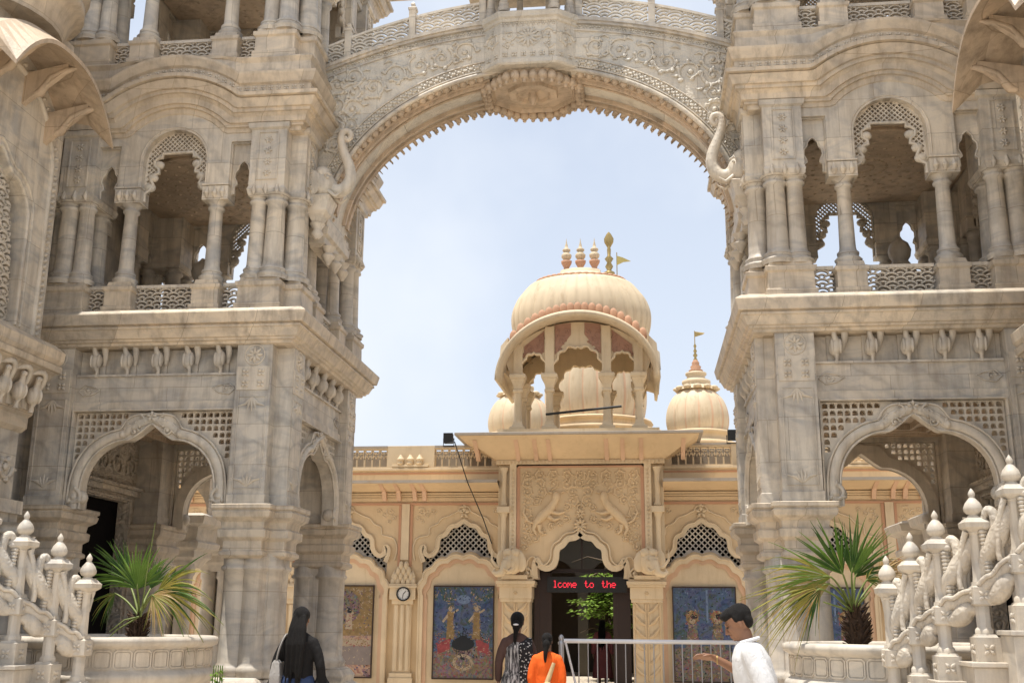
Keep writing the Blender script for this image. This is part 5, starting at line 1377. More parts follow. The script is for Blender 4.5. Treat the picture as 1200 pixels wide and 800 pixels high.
b = MB(); b.box(-.74, .98, 24.16, 24.26, 2.17, 2.50); b.build('housing', M['iron'], S_)
FONT = {'l': ['01100','00100','00100','00100','00100','00100','01110'], 'c': ['00000','00000','01110','10000','10000','10001','01110'], 'o': ['00000','00000','01110','10001','10001','10001','01110'],
 'm': ['00000','00000','11010','10101','10101','10001','10001'], 'e': ['00000','00000','01110','10001','11111','10000','01110'], 't': ['01000','01000','11100','01000','01000','01001','00110'], 'h': ['10000','10000','10110','11001','10001','10001','10001'], ' ': ['00000']*7}
led = newmat('red_led'); bb = led[2]; bb.inputs['Base Color'].default_value = (.3, .01, .02, 1); bb.inputs['Emission Color'].default_value = (1, .03, .06, 1); bb.inputs['Emission Strength'].default_value = .9
b = MB(); px_ = .0188; x = -.60
for ch in 'lcome  to  the':
    for r_, row in enumerate(FONT[ch]):
        for q, v in enumerate(row):
            if v == '1': b.box(x+q*px_-.009, x+q*px_+.009, 24.150, 24.160, 2.41-r_*px_*1.15-.009, 2.41-r_*px_*1.15+.009)
    x += px_*(4.3 if ch == ' ' else 5.55)
b.build('red_letters', led[0], S_)
# floodlights on the parapet
for (x, lab) in ((-3.0, 'small floodlight on the parapet left of the porch eave'), (3.36, 'small floodlight on the parapet right of the domed pavilion')):
    Fl = thing('floodlight', lab, 'lamp', (x, WY-.1, 5.42), 'floodlights on the parapet')
    b = MB(); b.box(x-.10, x+.10, WY-.16, WY-.02, 5.46, 5.68); b.box(x-.11, x+.11, WY-.18, WY-.16, 5.45, 5.69); b.build('lamp_head', M['iron'], Fl, .008)
    b = MB(); b.tube([(x-.12, WY-.08, 5.58), (x-.12, WY-.08, 5.40), (x+.12, WY-.08, 5.40), (x+.12, WY-.08, 5.58)], .012, 5); b.build('bracket', M['iron'], Fl)
b = MB(); b.tube([(-2.72, PYY-.5, 5.36), (-2.45, PYY-.3, 4.5), (-2.1, WY-.6, 3.7), (-1.95, WY-.3, 3.2)], .012, 5); b.tube([(-2.72, PYY-.5, 5.36), (-3.0, WY-.2, 5.45)], .012, 5)
tag(b.build('cable', M['iron'], loc=(-2.7, 23.5, 5.4)), 'thin black cable hanging from the eave left of the porch', 'cable')
b = MB(); b.tube([(-.70, CYF-.15, 5.93), (.95, CYF-.30, 6.06)], .028, 6)
tag(b.build('roof_pipe', M['iron'], loc=(-.70, CYF-.15, 5.93)), 'dark pipe lying across the pavilion columns on the roof', 'pipe')

# ------------------------------------------------------------------ pixel ray helper (point of the photograph at depth Y)
CAMP = Vector((1.31, 0, 1.6))
def at(px, py, Y):
    q = cx_*((px-600)/F)+cy_*((py-400)/F)+cz_
    return CAMP+q*(Y/q.y)

# ------------------------------------------------------------------ stair balustrades
def build_stair(sg, posts, label):
    T = thing('stair_balustrade', label, 'balustrade', (sg*posts[-1][0], posts[-1][1], 0), 'white marble stair balustrades')
    n = len(posts)
    for i, (s_, y, zt) in enumerate(posts):
        x = sg*s_; z0 = zt-1.24
        b = MB()
        square_prof(b, x, y, [(z0, .085), (z0+.17, .085), (z0+.175, .07), (z0+.19, .062)])
        b.lathe([(.066, .19), (.066, .22), (.05, .24), (.052, .42)], (x, y, z0), 8)
        square_prof(b, x, y, [(z0+.39, .055), (z0+.40, .072), (z0+.52, .072), (z0+.53, .055), (z0+.56, .05)])
        for (dx, dy) in ((0, -1), (-sg, 0)):
            mm = (lambda a, z, o: (x+a, y-.072-o, z)) if dy else (lambda a, z, o: (x-sg*(.072+o), y+a, z))
            petals(b, 0, z0+.46, .0, .045, 4, mm, pi/4, .4)
            petals(b, 0, z0+.085, .013, .05, 4, mm, pi/4, .4)
        b.lathe([(.06, .53), (.05, .56), (.046, .60), (.044, .90), (.054, .91), (.05, .93)], (x, y, z0), 8)
        square_prof(b, x, y, [(z0+.92, .05), (z0+.935, .07), (z0+.95, .088), (z0+.985, .092), (z0+.995, .08), (z0+1.02, .06)])
        po = b.build('post', M['white'], T, .004)
        b = MB(); b.lathe([(.05, .99), (.058, 1.01), (.045, 1.03), (.03, 1.045), (.048, 1.052), (.064, 1.072), (.066, 1.095), (.052, 1.13), (.028, 1.16), (.017, 1.175), (.023, 1.185), (.025, 1.20), (.016, 1.22), (.003, 1.24)], (x, y, z0), 16, rib=(16, .07))
        b.build('finial', M['white'], po)
        # stepped marble plinth below the post
        b = MB(); w = .17 if i else .5
        yf = y-.16
        if i+1 < n: w2 = abs(posts[i][0]-posts[i+1][0])*.5
        else: w2 = .10
        w1 = abs(posts[i-1][0]-posts[i][0])*.5+.02 if i else 1.4
        xa, xb = sorted((sg*(s_-w2-.03), sg*(s_+w1)))
        b.box(xa, xb, yf, y+.16, 0, z0-.035); b.box(xa-.02, xb+.02, yf-.025, y+.17, z0-.034, z0)
        b.build('plinth', M['white'], T, .006)
    for i in range(n-1):
        (s1, y1, z1), (s0, y0, zz0) = posts[i], posts[i+1]      # 1 = upper post, 0 = lower post
        U = Vector((sg*s1, y1, z1-1.24)); Lw = Vector((sg*s0, y0, zz0-1.24))
        D = U-Lw
        def Q(t, z, o=0):   # t from lower to upper, height above lower base, o sideways
            side = Vector((-D.y, D.x, 0)).normalized()*(1 if D.x*sg > 0 else -1)
            p = Lw+Vector((D.x, D.y, 0))*t; return Vector((p.x, p.y, Lw.z+z))+side*o
        dz = D.z
        b = MB()
        path = [(.05, .50), (.22, .55), (.42, .50+dz*.35), (.62, .48+dz*.75), (.82, .46+dz), (.97, .47+dz)]
        P_ = smooth_path([tuple(Q(t, z)) for t, z in path], 5)
        b.tube(P_, [.056]*len(P_), 10)
        P2 = smooth_path([tuple(Q(t, z)) for t, z in ((.08, .42), (.40, .40+dz*.3), (.66, .40+dz*.75), (.92, .36+dz))], 4)
        n2 = len(P2); b.tube(P2, [.02+.055*sin(pi*(k+.5)/n2) for k in range(n2)], 8)
        for o in (-.06, .06):
            P3 = smooth_path([tuple(Q(t, z+.035, o)) for t, z in path], 5); b.tube(P3, .018, 6)
        b.build('scroll_rail', M['whitecarved'], T)
        # peacock between the posts: body, neck curl, tail
        b = MB()
        P4 = smooth_path([tuple(Q(t, z)) for t, z in ((.12, .60), (.20, .66+dz*.3), (.42, .70+dz*.5), (.62, .74+dz*.8), (.80, .80+dz), (.90, .88+dz))], 4)
        nn = len(P4); b.tube(P4, [.015+.058*sin(pi*min(1, (k+1)/nn*.95))**.8 for k in range(nn)], 10)
        P5 = smooth_path([tuple(Q(t, z)) for t, z in ((.55, .72+dz*.8), (.50, .86+dz*.8), (.36, .92+dz*.7), (.24, .88+dz*.6), (.22, .80+dz*.5))], 4)
        b.tube(P5, [.045-.03*k/len(P5) for k in range(len(P5))], 8)
        for o in (-.05, 0, .05):
            P6 = smooth_path([tuple(Q(t, z, o)) for t, z in ((.85, .92+dz), (.72, .80+dz), (.60, .62+dz*.8), (.62, .55+dz*.7))], 4); b.tube(P6, .022, 6)
        b.build('peacock', M['whitecarved'], T)
        b = MB()
        # beaded plume on the high side of the lower post and of the upper one
        for k in range(13):
            z = .58+.028*k; p = Q(.30-.008*k, z); b.ell(p, (.034, .034, .020), 8, 5)
            p = Q(.30-.008*k, z, .03); b.ell(p, (.026, .026, .017), 6, 4)
            p = Q(.30-.008*k, z, -.03); b.ell(p, (.026, .026, .017), 6, 4)
        b.ell(Q(.26, .955), (.05, .04, .03), 10, 6)
        b.build('plume', M['white'], T)
        b = MB(); p = Q(-.22, .86); b.lathe([(.008, 0), (.022, .05), (.026, .12), (.014, .16), (.022, .17)], p, 8); b.tube([Q(-.22, .86), Q(-.12, .76), Q(0, .74)], [.012, .018, .02], 6)
        b.build('bud', M['white'], T)
    return T
build_stair(1, [(4.22, 8.08, 2.98), (3.99, 8.30, 2.79), (3.76, 8.50, 2.57), (3.54, 8.73, 2.43), (3.39, 8.93, 2.28), (3.23, 9.08, 2.11)], 'white marble balustrade climbing to the right edge past the big palm')
build_stair(-1, [(4.26, 8.30, 2.80), (4.04, 8.50, 2.62), (3.82, 8.73, 2.45), (3.61, 8.93, 2.28), (3.41, 9.08, 2.12)], 'white marble balustrade climbing to the left edge beside the smaller palm')

# ------------------------------------------------------------------ planters
def build_planter(sg, label):
    c = (sg*(3.60 if sg > 0 else 3.83), 10.38, 0)
    T = thing('planter', label, 'planter', c, 'round marble planters')
    b = MB()
    b.lathe([(.80, 0), (.80, .25), (.84, .3), (.84, .55), (.90, .62), (.93, .80), (.97, .84), (.985, .90), (.99, .96), (1.0, 1.0), (1.03, 1.03), (1.045, 1.07), (1.03, 1.10), (.99, 1.12), (.985, 1.14), (.985, 1.31), (1.0, 1.325), (1.035, 1.34), (1.05, 1.375), (1.04, 1.41), (1.0, 1.42), (.90, 1.42), (.88, 1.40), (.88, 1.33)], c, 56)
    b.build('basin', M['white'], T)
    b = MB()
    for k in range(36):
        a = 2*pi*(k+.5)/36; wd = .074
        mm = lambda u_, v_, o: (c[0]+(.985+o)*cos(a+u_/.985), c[1]+(.985+o)*sin(a+u_/.985), v_)
        P_ = [(-wd, 1.165), (-wd+.02, 1.148), (wd-.02, 1.148), (wd, 1.165), (wd, 1.285), (wd-.02, 1.302), (-wd+.02, 1.302), (-wd, 1.285)]
        b.band(P_, .006, -.004, .010, mm, True)
        b.plate([[(p[0]*.80, 1.225+(p[1]-1.225)*.80) for p in P_]], -.004, .006, mm)
    b.build('panel_band', M['relief'], T)
    b = MB(); b.lathe([(.89, 1.30), (.5, 1.35), (.1, 1.36)], c, 24); b.build('soil', M['soil'], T)
    return T
build_planter(-1, 'round marble planter holding the smaller palm, left of the arch')
build_planter(1, 'round marble planter holding the big yellowing palm, behind the man')

# ------------------------------------------------------------------ fan palms
GREEN = leafmat('palm_green', (.035, .085, .014), (.10, .17, .03)); LIME = leafmat('palm_lime', (.09, .18, .02), (.16, .26, .04))
YEL = leafmat('palm_yellow', (.40, .33, .07), (.17, .19, .035)); DRY = leafmat('palm_dry', (.38, .24, .08), (.52, .40, .20))
PET = plain('petiole', (.16, .20, .05), .5); FIB = plain('palm_fibre', (.06, .035, .02), .95, var=.5, scale=30)
def fan(parent, root, hub, tip, spread, n, droop, mat, up=(0, -1, 0), seed=0, jitter=.12, mat2=None, wk=1.0):
    rn = random.Random(seed)
    root, hub, tip = Vector(root), Vector(hub), Vector(tip); tip = hub+(tip-hub)*1.17
    dv = (tip-hub); L0 = dv.length; dv.normalize()
    side = dv.cross(Vector(up)).normalized(); nor = side.cross(dv).normalized()
    A, Bm = MB(), MB()
    for i in range(n):
        q = (i/(n-1)-.5)*2; a = q*spread
        L = L0*(1-.28*abs(q)**2)*(1+rn.uniform(-jitter, jitter*.5))
        dr = dv*cos(a)+side*sin(a)
        wv = (side*cos(a)-dv*sin(a))
        seg_w = 2*spread/(n-1)
        tw = rn.uniform(-.25, .25); dp = droop*(1.25+rn.uniform(-.5, .9)); bend = rn.uniform(-.13, .13)
        rows = []
        for k in range(8):
            t = k/7
            p = hub+dr*(L*t*(1-.10*dp*t))+Vector((0, 0, -1))*(L*dp*t**2.3*.55)+wv*(bend*L*t*t)+nor*(.05*L*(1-abs(q))*sin(pi*t*.7))
            w = min(t*L*seg_w*.52, .48*seg_w*L*.46)*wk
            if t > .42: w = w*max(0.0, 1-((t-.42)/.58))**.9
            w = max(w*1.25, .0014)
            fold = nor*(w*.55*(1 if t > .05 else .3))
            rows.append((p-wv*w, p+fold*(1+tw), p+wv*w))
        mb = Bm if (mat2 and rn.random() < .35) else A
        vs = [v for r_ in rows for v in r_]; fs = []
        for k in range(7):
            for j in range(2): fs.append((k*3+j, k*3+j+1, k*3+4+j, k*3+3+j))
        mb.add(vs, fs)
    o = A.build('frond', mat, parent)
    if Bm.v: Bm.build('blades', mat2, o)
    s_ = MB(); mid = (root+hub)/2+Vector((0, 0, .03)); pth = smooth_path([tuple(root), tuple(mid), tuple(hub), tuple(hub+dv*L0*.12)], 4)
    s_.tube(pth, [.013-.008*k/len(pth) for k in range(len(pth))], 6); s_.build('petiole', PET, o)
    return o
def trunk(T, base, top, r0, r1, seed):
    rn = random.Random(seed); b = MB(); base, top = Vector(base), Vector(top)
    b.tube([base, base.lerp(top, .35), base.lerp(top, .7), top], [r0, r0*1.1, r0*.95, r1], 14)
    for k in range(110):
        t = rn.random(); a = rn.uniform(0, 2*pi); p = base.lerp(top, t); r_ = r0*1.0
        q = p+Vector((cos(a)*r_, sin(a)*r_, 0)); e = q+Vector((cos(a)*.06, sin(a)*.06, rn.uniform(.02, .09)))
        b.tube([q, (q+e)/2+Vector((0, 0, .005)), e], [.014, .010, .003], 4)
    b.build('trunk', FIB, T)
PL = thing('fan_palm', 'small fan palm with one upright green fan and a yellowing right frond, left planter', 'palm', tuple(at(160, 742, 10.3)), 'fan palms in the planters')
Y_ = 10.3; rt = at(163, 722, Y_)
trunk(PL, at(160, 750, Y_), at(163, 722, Y_), .055, .035, 1)
fan(PL, rt, at(161, 690, 10.15), at(163, 634, 10.15), 1.22, 25, .2, LIME, seed=1, mat2=GREEN)
fan(PL, rt, at(150, 680, 10.5), at(112, 640, 10.6), .75, 20, .25, GREEN, seed=2, mat2=LIME)
fan(PL, rt, at(185, 692, 10.1), at(252, 678, 10.0), .95, 30, .42, YEL, seed=3, jitter=.3, mat2=GREEN)
fan(PL, rt, at(178, 697, 10.0), at(206, 722, 9.95), 1.0, 24, .35, YEL, seed=4, jitter=.25, mat2=DRY)
fan(PL, rt, at(135, 695, 10.4), at(112, 712, 10.4), .8, 16, .5, GREEN, seed=5, mat2=YEL)
fan(PL, rt, at(176, 690, 10.6), at(196, 650, 10.7), .6, 14, .2, GREEN, seed=6)
b = MB(); 
for k, (p, q) in enumerate((((163, 722), (112, 762)), ((163, 722), (128, 740)), ((165, 722), (182, 612)))):
    b.tube([at(*p, 10.2), at((p[0]+q[0])/2, (p[1]+q[1])/2-5, 10.1), at(*q, 10.1)], [.009, .006, .003], 5)
b.build('bare_stalk', PET, PL)
PR = thing('fan_palm', 'large fan palm with dark green upright fans and a broad yellow drooping frond, right planter', 'palm', tuple(at(1006, 750, 10.3)), 'fan palms in the planters')
rt = at(1000, 716, Y_)
trunk(PR, at(1007, 760, Y_), at(1000, 712, Y_), .078, .05, 2)
fan(PR, rt, at(998, 672, 10.2), at(1012, 602, 10.2), .60, 17, .08, GREEN, seed=11, mat2=LIME)
fan(PR, rt, at(1002, 676, 10.35), at(1032, 628, 10.4), .65, 18, .25, GREEN, seed=12)
fan(PR, rt, at(988, 673, 10.15), at(950, 614, 10.1), .66, 17, .12, GREEN, seed=13, mat2=LIME)
fan(PR, rt, at(974, 676, 10.0), at(878, 672, 9.8), .62, 36, .40, YEL, seed=14, jitter=.3, mat2=LIME, wk=1.1)
fan(PR, rt, at(972, 684, 10.0), at(890, 704, 9.8), .55, 26, .42, YEL, seed=15, jitter=.3, mat2=DRY)
fan(PR, rt, at(962, 690, 9.95), at(920, 712, 9.9), .9, 26, .5, GREEN, seed=16, jitter=.3, mat2=DRY)
fan(PR, rt, at(1030, 676, 10.6), at(1062, 640, 10.7), .6, 16, .35, DRY, seed=18, jitter=.3)
fan(PR, rt, at(1015, 680, 10.3), at(1034, 668, 10.3), .9, 16, .55, YEL, seed=19, mat2=GREEN)
b = MB()
for q in ((965, 705), (980, 700), (1012, 700), (1020, 692), (988, 690), (1002, 690)): b.tube([at(1000, 716, 10.25), at(*q, 10.1)], [.012, .006], 5)
b.build('bare_stalk', PET, PR)
# little weed by the left planter foot
b = MB(); rn = random.Random(4); c = at(254, 806, 10.0)
for k in range(60):
    a = rn.uniform(0, 2*pi); h = rn.uniform(.05, .30); p = c+Vector((rn.uniform(-.05, .05), rn.uniform(-.05, .05), -.15+h)); e = p+Vector((.05*cos(a), .05*sin(a), rn.uniform(0, .04))); s2 = Vector((-sin(a), cos(a), 0))*.014
    b.add([p, (p+e)/2+s2, e, (p+e)/2-s2], [(0, 1, 2, 3)])
for k in range(5): b.tube([c+Vector((0, 0, -.95)), c+Vector((.03*k-.06, 0, -.4)), c+Vector((.02*k-.04, 0, .2))], .005, 4)
tag(b.build('weed', LIME, loc=tuple(c-Vector((0, 0, c.z)))), 'small green weed growing at the foot of the left planter', 'plant')

# ------------------------------------------------------------------ steel barrier
B0 = .30; B1 = 2.66; YB = 14.0
T = thing('crowd_barrier', 'white steel railing barrier with thin upright bars in front of the entrance', 'barrier', (B0, YB, 0))
b = MB(); b.tube([(B0, YB, 0), (B0, YB, 1.32)], .032, 12); b.lathe([(.04, 1.30), (.045, 1.33), (.02, 1.345), (.03, 1.36), (.034, 1.385), (.02, 1.41), (.004, 1.42)], (B0, YB, 0), 12); b.build('post', M['steel'], T)
b = MB(); b.tube([(B1, YB, 0), (B1, YB, 1.34)], .03, 12); b.build('post', M['steel'], T)
b = MB(); b.tube([(B0+.03, YB, 1.345), (B1, YB, 1.345)], .027, 10); b.build('top_rail', M['railw'], T)
b = MB(); b.tube([(B0+.1, YB, .16), (B1, YB, .16)], .02, 8); b.build('bottom_rail', M['steel'], T)
b = MB(); b.tube([(B0+.05, YB-.01, 1.34), (B0+.34, YB-.01, .16)], .014, 8); b.build('brace', M['railw'], T)
k = 1
while B0+.115*k+.10 < B1:
    b = MB(); x = B0+.10+.115*k; b.tube([(x, YB, .16), (x, YB, 1.33)], .008, 6); b.build('bar', M['steel'], T); k += 1

# ------------------------------------------------------------------ people
SK = plain('skin', (.23, .115, .065), .5, var=.06, scale=20); SK2 = plain('skin_lighter', (.26, .14, .09), .5, var=.06, scale=20)  # two skin tones, the second slightly lighter
HAIR = plain('black_hair', (.010, .0085, .008), .62, var=.5, scale=60, spec=.25)
nh = HAIR.node_tree; gh = nh.nodes.new('ShaderNodeNewGeometry'); mh = nh.nodes.new('ShaderNodeMapping'); mh.inputs['Scale'].default_value = (9, 9, 1.2); nh.links.new(gh.outputs['Position'], mh.inputs[0])
th_ = nh.nodes.new('ShaderNodeTexNoise'); th_.inputs['Scale'].default_value = 34; th_.inputs['Detail'].default_value = 6; nh.links.new(mh.outputs[0], th_.inputs['Vector'])
bh = nh.nodes.new('ShaderNodeBump'); bh.inputs['Strength'].default_value = .9; bh.inputs['Distance'].default_value = .02; nh.links.new(th_.outputs[0], bh.inputs['Height']); nh.links.new(bh.outputs[0], nh.nodes['Principled BSDF'].inputs['Normal'])
EYE = plain('eye', (.02, .015, .01), .2)
def cloth(name, col, var=.06, rough=.85):
    m, nt, bb = newmat(name); L = nt.links.new
    ge = N(nt, 'ShaderNodeNewGeometry'); n1 = N(nt, 'ShaderNodeTexNoise', Scale=9, Detail=3); L(ge.outputs['Position'], n1.inputs['Vector'])
    L(mix(nt, n1.outputs[0], tuple(c*(1-var) for c in col), tuple(min(1, c*(1+var)) for c in col)), bb.inputs['Base Color']); bb.inputs['Roughness'].default_value = rough; bb.inputs['Specular IOR Level'].default_value = .2
    mp = N(nt, 'ShaderNodeMapping'); mp.inputs['Scale'].default_value = (1, 1, .45); L(ge.outputs['Position'], mp.inputs[0])
    n2 = N(nt, 'ShaderNodeTexNoise', Scale=16, Detail=4, Distortion=1.5); L(mp.outputs[0], n2.inputs['Vector'])
    bp = N(nt, 'ShaderNodeBump', Strength=.45, Distance=.03); L(n2.outputs[0], bp.inputs['Height']); L(bp.outputs[0], bb.inputs['Normal']); return m
def limb(b, pts, rs, m):
    P_ = smooth_path([tuple(p) for p in pts], 3); n = len(pts)
    R_ = [rs[min(i//3, n-1)]*(1-(i % 3)/3)+rs[min(i//3+1, n-1)]*((i % 3)/3) for i in range(len(P_))]
    b.tube([m(*p) for p in P_], R_, 14)
    for p, r_ in ((pts[0], rs[0]), (pts[-1], rs[-1])): b.ell(m(*p), (r_, r_, r_), 12, 8)
def hand(b, w, d_, nrm, m, side=1, curl=.5, sc=1.0):
    """palm, four unequal bent fingers and a thumb; d_ = pointing direction, nrm = palm normal"""
    w = Vector(w); d_ = Vector(d_).normalized(); nrm = (Vector(nrm)-d_*Vector(nrm).dot(d_)).normalized(); s_ = d_.cross(nrm)*side
    p0 = w+d_*.045*sc
    for k in range(4):
        c_ = w+d_*(.05*sc)+s_*(.022*(1.5-k)/1.5)*sc
        b.tube([m(*(w+s_*(.012*(1.5-k)/1.5))), m(*c_), m(*(w+d_*.085*sc+s_*(.030*(1.5-k)/1.5)))], [.018*sc, .017*sc, .0125*sc], 8)
    for k, L_ in enumerate((.070, .078, .072, .056)):
        o = w+d_*.085*sc+s_*(.030*(1.5-k)/1.5)*sc; pts = [o]; a = 0
        for j, q in enumerate((.45, .3, .25)):
            a += curl*(.5+.35*j); pts.append(pts[-1]+(d_*cos(a)+nrm*sin(a))*L_*q*sc)
        b.tube([m(*p) for p in pts], [.0095*sc, .009*sc, .008*sc, .0062*sc], 8); b.ell(m(*pts[-1]), (.0064*sc,)*3, 8, 6)
    t0 = w+d_*.02*sc+s_*.022*sc; t1 = t0+(d_*.6+s_*.75+nrm*.25).normalized()*.035*sc; t2 = t1+(d_*.9+s_*.3+nrm*.35).normalized()*.03*sc; t3 = t2+(d_*.95+nrm*.4).normalized()*.022*sc
    b.tube([m(*p) for p in (t0, t1, t2, t3)], [.014*sc, .0125*sc, .0105*sc, .008*sc], 8); b.ell(m(*t3), (.008*sc,)*3, 8, 6)
def head(b, c, m, tilt=0, face=True, sc=1.0):
    """c = centre of the skull, x forward, y left, z up; tilt bends the face down"""
    def h(x, y, z):
        x, z = x*cos(tilt)+z*sin(tilt), -x*sin(tilt)+z*cos(tilt); return m(c[0]+x*sc, c[1]+y*sc, c[2]+z*sc)
    e = lambda p, r_: b.ell((0,0,0), (1,1,1), 16, 12, m=lambda X, Y_, Z_: h(p[0]+X*r_[0], p[1]+Y_*r_[1], p[2]+Z_*r_[2]))
    e((-.012, 0, .022), (.096, .076, .092)); e((.022, 0, -.035), (.066, .060, .078)); e((.052, 0, -.088), (.026, .028, .022)); e((.018, 0, -.068), (.058, .050, .042))
    if face:
        e((.080, 0, .030), (.014, .052, .012))
        b.tube([h(.086, 0, .018), h(.100, 0, -.008), h(.112, 0, -.028), h(.092, 0, -.036)], [.008, .010, .0125, .010], 8)
        for s_ in (-1, 1): e((.096, s_*.012, -.031), (.010, .009, .008)); e((.062, s_*.034, -.012), (.026, .024, .022))
        e((.087, 0, -.056), (.014, .024, .006)); e((.085, 0, -.067), (.014, .021, .007)); e((.078, 0, -.086), (.016, .02, .014))
    for s_ in (-1, 1): e((-.010, s_*.076, -.008), (.018, .008, .030)); e((-.006, s_*.078, -.030), (.009, .007, .010))
    return h
def frame_of(org, ang):
    ca_, sa_ = cos(ang), sin(ang)
    return lambda x, y, z: (org[0]+x*ca_-y*sa_, org[1]+x*sa_+y*ca_, org[2]+z)
def torso(b, m, k=1.0, lean=(0, 0), zs=((.90, .135, .165), (1.02, .115, .150), (1.12, .115, .150), (1.25, .125, .165), (1.36, .115, .170), (1.42, .085, .130), (1.47, .055, .06)), grow=0, z0=.9):
    rings = []
    for (z, rx, ry) in zs:
        lx = lean[0]*max(0, (z-z0))/.55; ly = lean[1]*max(0, (z-z0))/.55
        rings.append([m((lx+(rx*k+grow)*cos(2*pi*i/20)), (ly+(ry*k+grow)*sin(2*pi*i/20)), z) for i in range(20)])
    b.loft(rings, True)

# --- the man in white, facing left, looking down, one arm held out
g_ = at(893, 800, 8.3); HM = frame_of((g_.x, 8.3, 0), pi-.10)
PM = thing('person', 'man in a white short sleeved shirt facing left, one arm held out', 'person', (g_.x, 8.3, 0))
b = MB(); torso(b, HM, .86, (.085, 0))
limb(b, [(.07, 0, 1.40), (.10, 0, 1.46), (.11, 0, 1.51)], [.066, .058, .056], HM)
hh = head(b, (.150, 0, 1.585), HM, .50)
limb(b, [(.06, .175, 1.385), (-.02, .215, 1.14), (-.06, .20, 1.02)], [.052, .045, .040], HM); limb(b, [(-.06, .20, 1.02), (-.07, .21, .93), (-.05, .22, .80)], [.040, .036, .025], HM)
hand(b, (-.05, .22, .80), (.1, .02, -1), (.9, -.3, 0), HM, -1, .45)
limb(b, [(.07, -.175, 1.385), (.09, -.22, 1.26), (.12, -.23, 1.20)], [.050, .044, .040], HM); limb(b, [(.12, -.23, 1.20), (.22, -.22, 1.27), (.34, -.19, 1.335)], [.038, .034, .025], HM)
hand(b, (.34, -.19, 1.335), (.95, .2, .10), (-.1, .5, -1), HM, 1, .28)
for s_ in (-1, 1): limb(b, [(.0, s_*.09, .90), (.03+s_*.05, s_*.10, .50), (-.01+s_*.10, s_*.10, .09)], [.09, .058, .038], HM); b.ell(HM(.06+s_*.10, s_*.10, .045), (.12, .05, .04), 12, 8)
b.build('body', SK, PM, remesh=.0055, smooth_it=2)
b = MB(); torso(b, HM, 1.0, (.085, 0), ((.80, .155, .195), (.86, .155, .19), (.98, .150, .182), (1.10, .150, .178), (1.22, .150, .185), (1.34, .135, .190), (1.41, .105, .150), (1.455, .075, .085)), .004)
limb(b, [(.06, .165, 1.375), (.0, .212, 1.22), (-.025, .22, 1.13)], [.080, .078, .082], HM)
limb(b, [(.07, -.165, 1.375), (.09, -.215, 1.27), (.13, -.225, 1.215)], [.080, .078, .080], HM)
sh = b.build('shirt', cloth('white_cotton', (.60, .60, .60), .05), PM, remesh=.012, smooth_it=3)
b = MB(); b.tube([HM(.085+.075*cos(t), .08*sin(t), 1.462-.02*cos(t)) for t in [2*pi*k/20 for k in range(20)]], .014, 8, True); b.build('collar', cloth('white_collar', (.64, .64, .64), .02), PM)
b = MB()
for s_ in (-1, 1): limb(b, [(.0, s_*.085, .92), (.03+s_*.05, s_*.10, .50), (-.01+s_*.10, s_*.10, .10)], [.115, .085, .065], HM)
b.build('trousers', cloth('grey_cloth', (.10, .10, .12)), PM, remesh=.015, smooth_it=2)
def hairm(b, c, m, tilt, lst, sc=1.0):
    def h(x, y, z):
        x, z = x*cos(tilt)+z*sin(tilt), -x*sin(tilt)+z*cos(tilt); return m(c[0]+x*sc, c[1]+y*sc, c[2]+z*sc)
    for p, r_ in lst: b.ell((0,0,0), (1,1,1), 16, 12, m=lambda X, Y_, Z_: h(p[0]+X*r_[0], p[1]+Y_*r_[1], p[2]+Z_*r_[2]))
    return h
b = MB(); hairm(b, (.150, 0, 1.585), HM, .50, [((-.035, 0, .048), (.092, .084, .082)), ((.02, 0, .078), (.074, .070, .050)), ((-.062, 0, .0), (.050, .074, .070)), ((.065, .01, .085), (.036, .045, .030)), ((-.015, .072, .03), (.035, .014, .035)), ((-.015, -.072, .03), (.035, .014, .035))])
b.build('hair', HAIR, PM, remesh=.008, smooth_it=1)
b = MB()
for s_ in (-1, 1): b.ell(hh(.083, s_*.031, .004), (.012, .012, .007), 10, 6); b.tube([hh(.086, s_*.018, .026), hh(.086, s_*.034, .030), hh(.075, s_*.052, .024)], [.003, .0045, .002], 6)
b.build('eyes_and_brows', EYE, PM)
b = MB(); b.tube([HM(.315, -.195+.03*cos(t), 1.32+.03*sin(t)) for t in [2*pi*k/14 for k in range(14)]], .005, 6, True); b.build('bracelet', M['gold'], PM)

